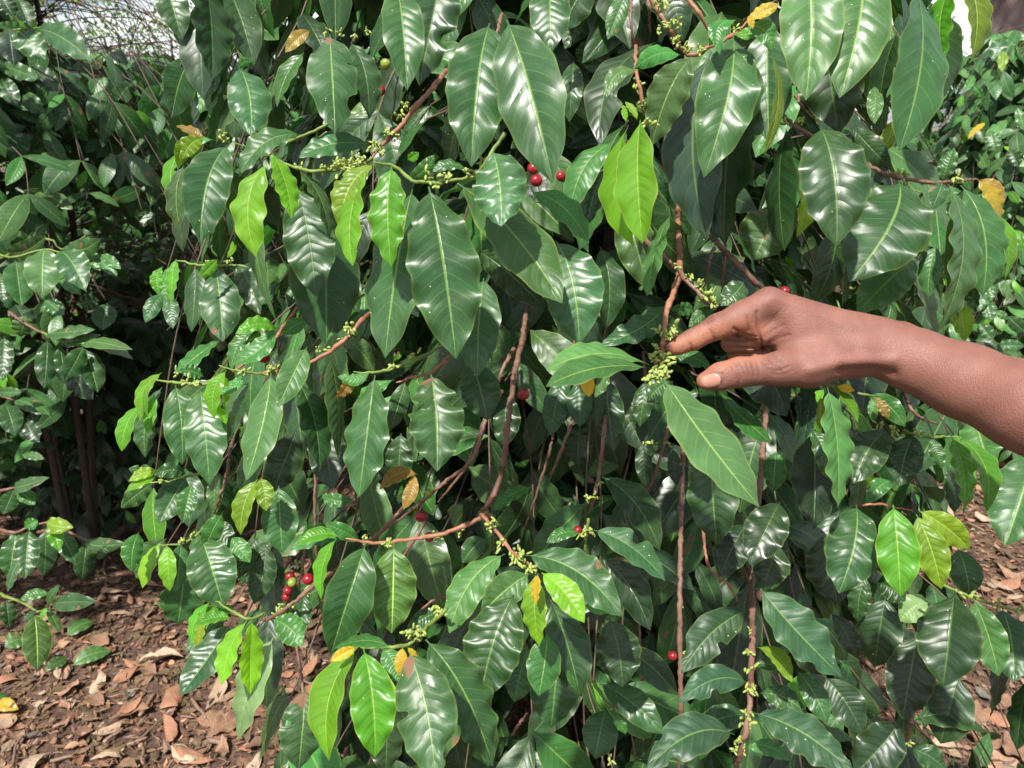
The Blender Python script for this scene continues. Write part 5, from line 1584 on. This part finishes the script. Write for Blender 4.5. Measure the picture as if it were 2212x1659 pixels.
# twigs on the ground
STK = [('I', 910, 1310, 1010, 1170, 5), ('I', 1250, 1190, 1340, 1320, 5), ('I', 860, 1500, 1150, 1260, 3), ('I', 680, 1490, 800, 1400, 5), ('I', 70, 1650, 155, 1460, 4), ('I', 225, 1340, 265, 1240, 3),
       ('I', 330, 1620, 480, 1590, 5), ('I', 420, 1215, 530, 1235, 2.5), ('I', 925, 1510, 940, 1640, 4), ('I', 1370, 1480, 1480, 1500, 7), ('I', 685, 310, 690, 400, 4), ('I', 830, 1500, 960, 1450, 3),
       ('L', 1500, 540, 1720, 610, 5), ('L', 1700, 1610, 1830, 1600, 4), ('L', 1450, 50, 1560, 110, 4), ('L', 1700, 260, 1800, 330, 5), ('K', 0, 1460, 130, 1310, 5), ('K', 330, 1560, 470, 1640, 5), ('K', 430, 1620, 520, 1600, 4),
       ('J', 1630, 1490, 1800, 1310, 6), ('J', 1370, 700, 1420, 620, 4), ('J', 300, 1080, 390, 1110, 4), ('E', 880, 1500, 1010, 1460, 4), ('I', 1180, 1300, 1260, 1310, 2.5)]
def gpt(px, py, h):
    d = (VF + VR * ((px - 1106) / FPX) - VU * ((py - 829.5) / FPX)); return CAMN + d * ((1.45 - h) / -d[2])
for k, (t, x0, y0, x1, y1, r) in enumerate(STK):
    a, c = gpt(*tp(t, x0, y0), .022), gpt(*tp(t, x1, y1), .022); a[2] = gz(a[0], a[1]) + .016; c[2] = gz(c[0], c[1]) + .018
    L = np.linalg.norm(c - a)
    pts = [a, a + (c - a) * .35 + RNG.normal(0, .03 * L, 3) * (1, 1, .3), a + (c - a) * .7 + RNG.normal(0, .03 * L, 3) * (1, 1, .3), c]
    V, F, caps, _ = tube_arrays(pts, np.array([1, .95, .85, .7]) * r * mm, 7, .15, .05, .0006, sub=.01)
    px, py = tp(t, x0, y0)
    o = mesh_obj('fallen_twig', V, quads_tris([F, caps]), M_TWIG, None, a, {'tint': np.tile(np.array((0.36, 0.24, 0.17)) * random.uniform(.6, 1.1), (len(V), 1))})
    tag(o, f'dry {"thick" if r >= 5 else "thin"} twig lying {where(px, py)}', 'twig', 'fallen twigs on the soil')

# a seedling on the ground under the bush
sd = gpt(*tp('K', 200, 1500), .05); sd[2] = gz(sd[0], sd[1])
seed = tag(empty('seedling', sd), 'small round leaved green seedling growing from the dark soil', 'seedling')
V, F, caps, _ = tube_arrays([sd, sd + (0, 0, .05), sd + (0.005, 0, .10)], [.002, .0018, .0015], 6)
mesh_obj('stem', V, quads_tris([F, caps]), M_TWIG, seed, sd, {'tint': np.tile(TCOL['n'], (len(V), 1))})
for k in range(7):
    a = k * 2.1; z = .05 + .01 * k; o_ = sd + np.array((0, 0, z)); L = .05 + .01 * random.random()
    leaf_obj('leaf', seed, 'g', o_, o_ + np.array((math.cos(a) * L, math.sin(a) * L, random.uniform(-.01, .03))), .034, up=(0, -.4, 1), nt=12, nv=8)

# ------------------------------------------------------------------ trees
def tree_limbs(rgn, start, dirn, L, r, depth, out, tips, spread=.7, flat=0.0, grav=0.0):
    n = 5; p = np.array(start); pts = [p.copy()]; d = norm(np.array(dirn))
    for k in range(n):
        d = norm(d + rgn.normal(0, .16, 3) + np.array((0, 0, grav))); p = p + d * L / n; pts.append(p.copy())
        if depth <= 1: tips.append((p.copy(), d.copy()))
    out.append((pts, np.linspace(r, r * .6, n + 1), depth))
    if depth == 0: return
    for k in range(3 if depth > 1 else 4):
        i = rgn.integers(2, n + 1); q = pts[i]
        nd = d + rgn.normal(0, spread, 3); nd[2] = nd[2] * (1 - flat)
        tree_limbs(rgn, q, nd, L * rgn.uniform(.5, .75), r * .5, depth - 1, out, tips, spread, flat, grav)
# spreading thorn tree behind the left bushes
rg2 = np.random.default_rng(3)
tb0 = np.array((-8.0, 10.5, 0.0))
tr = tag(empty('thorn_tree', tb0), 'thin branched feathery tree against the sky at the top left', 'tree')
limbs, tips = [], []
V, F, caps, _ = tube_arrays([tb0, tb0 + (0.15, 0, 1.5), tb0 + (0.3, 0.1, 3.0), tb0 + (.35, .1, 4.4)], [.16, .13, .11, .07], 10, sub=.1)
trunk = mesh_obj('trunk', V, quads_tris([F, caps]), M_TRUNK, tr, tb0, {'tint': np.ones((len(V), 3))})
for k in range(7):
    a = rg2.uniform(-.7, .7) if k < 7 else k; z = rg2.uniform(2.2, 4.2)
    tree_limbs(rg2, tb0 + (0.2 * z / 3, .05, z), (math.cos(a), math.sin(a), rg2.uniform(-.1, .45)), rg2.uniform(2.0, 3.0), .030, 3, limbs, tips, .65, .45, 0.0)
parts = []
for pts, rad, dp in limbs:
    if dp == 0 and rg2.uniform() < .6: continue
    V, F, caps, _ = tube_arrays(pts, np.maximum(rad * .8, .002), 5, sub=.08); parts.append((V, np.concatenate([F, caps])))
V, Fs = merge(parts)
mesh_obj('branches', V, quads_tris(Fs), M_TRUNK, tr, V.mean(0), {'tint': np.tile((1.5, 1.25, 1.0), (len(V), 1))})
def leaflets(rgn, tips, per, size, spread, typ, parent, name='crown', nt=2, nv=2, cull=0.0):
    P = []; 
    for p, d in tips:
        if rgn.uniform() < cull: continue
        k = rgn.poisson(per); P.append(p + rgn.normal(0, spread, (k, 3)))
    P = np.concatenate(P); m = len(P); ex = norm(rgn.normal(0, 1, (m, 3))); nn = norm(rgn.normal(0, 1, (m, 3)) + (0, 0, .6)); L = size * rgn.uniform(.6, 1.3, m)
    V, uv, F = leaf_batch(P, P + ex * L[:, None], np.cross(nn, ex), nn, L * .25, np.full(m, .05), np.zeros(m), np.full(m, .2), np.zeros(m), np.full(m, .05), np.full(m, 2.), np.zeros(m), np.zeros(m), np.zeros(m), nt, nv)
    ty = rgn.choice(list(typ), m); tint, par = par_arrays(ty, (nt + 1) * (nv + 1), .2)
    return mesh_obj(name, V, F, M_LEAF, parent, P.mean(0), {'tint': tint, 'par': par}, uv)
leaflets(rg2, tips, 8, .06, .10, 'hoeeh', tr, cull=.3)
# thick trunk at the top right
rg3 = np.random.default_rng(9)
bt0 = np.array((4.02, 6.7, 0.0))
t2 = tag(empty('shade_tree', bt0), 'tall shade tree whose thick brown trunk rises at the top right corner', 'tree')
V, F, caps, _ = tube_arrays([bt0 - (0, 0, .05), bt0 + (0, 0, .4), bt0 + (.05, 0, 2), bt0 + (.1, .1, 5), bt0 + (.1, .2, 7)], [.30, .22, .185, .16, .12], 20, jit=.004, sub=.1)
ang = np.arctan2(V[:, 1] - bt0[1], V[:, 0] - bt0[0]); V[:, :2] += (V[:, :2] - bt0[:2]) * (.05 * np.sin(ang * 7 + V[:, 2] * 2))[:, None]
mesh_obj('trunk', V, quads_tris([F, caps]), M_TRUNK, t2, bt0, {'tint': np.tile((1.5, 1.4, 1.5), (len(V), 1))})
limbs, tips = [], []
for k in range(9):
    a = k * 2.4; tree_limbs(rg3, bt0 + (.1, .15, rg3.uniform(4.5, 6.9)), (math.cos(a), math.sin(a), .6), 2.0, .07, 2, limbs, tips, .6)
parts = [];
for pts, rad, dp in limbs:
    V, F, caps, _ = tube_arrays(pts, rad, 5, sub=.15); parts.append((V, np.concatenate([F, caps])))
V, Fs = merge(parts); mesh_obj('branches', V, quads_tris(Fs), M_TRUNK, t2, V.mean(0), {'tint': np.ones((len(V), 3))})
leaflets(rg3, tips, 16, .13, .22, 'dmmg', t2, nt=3)
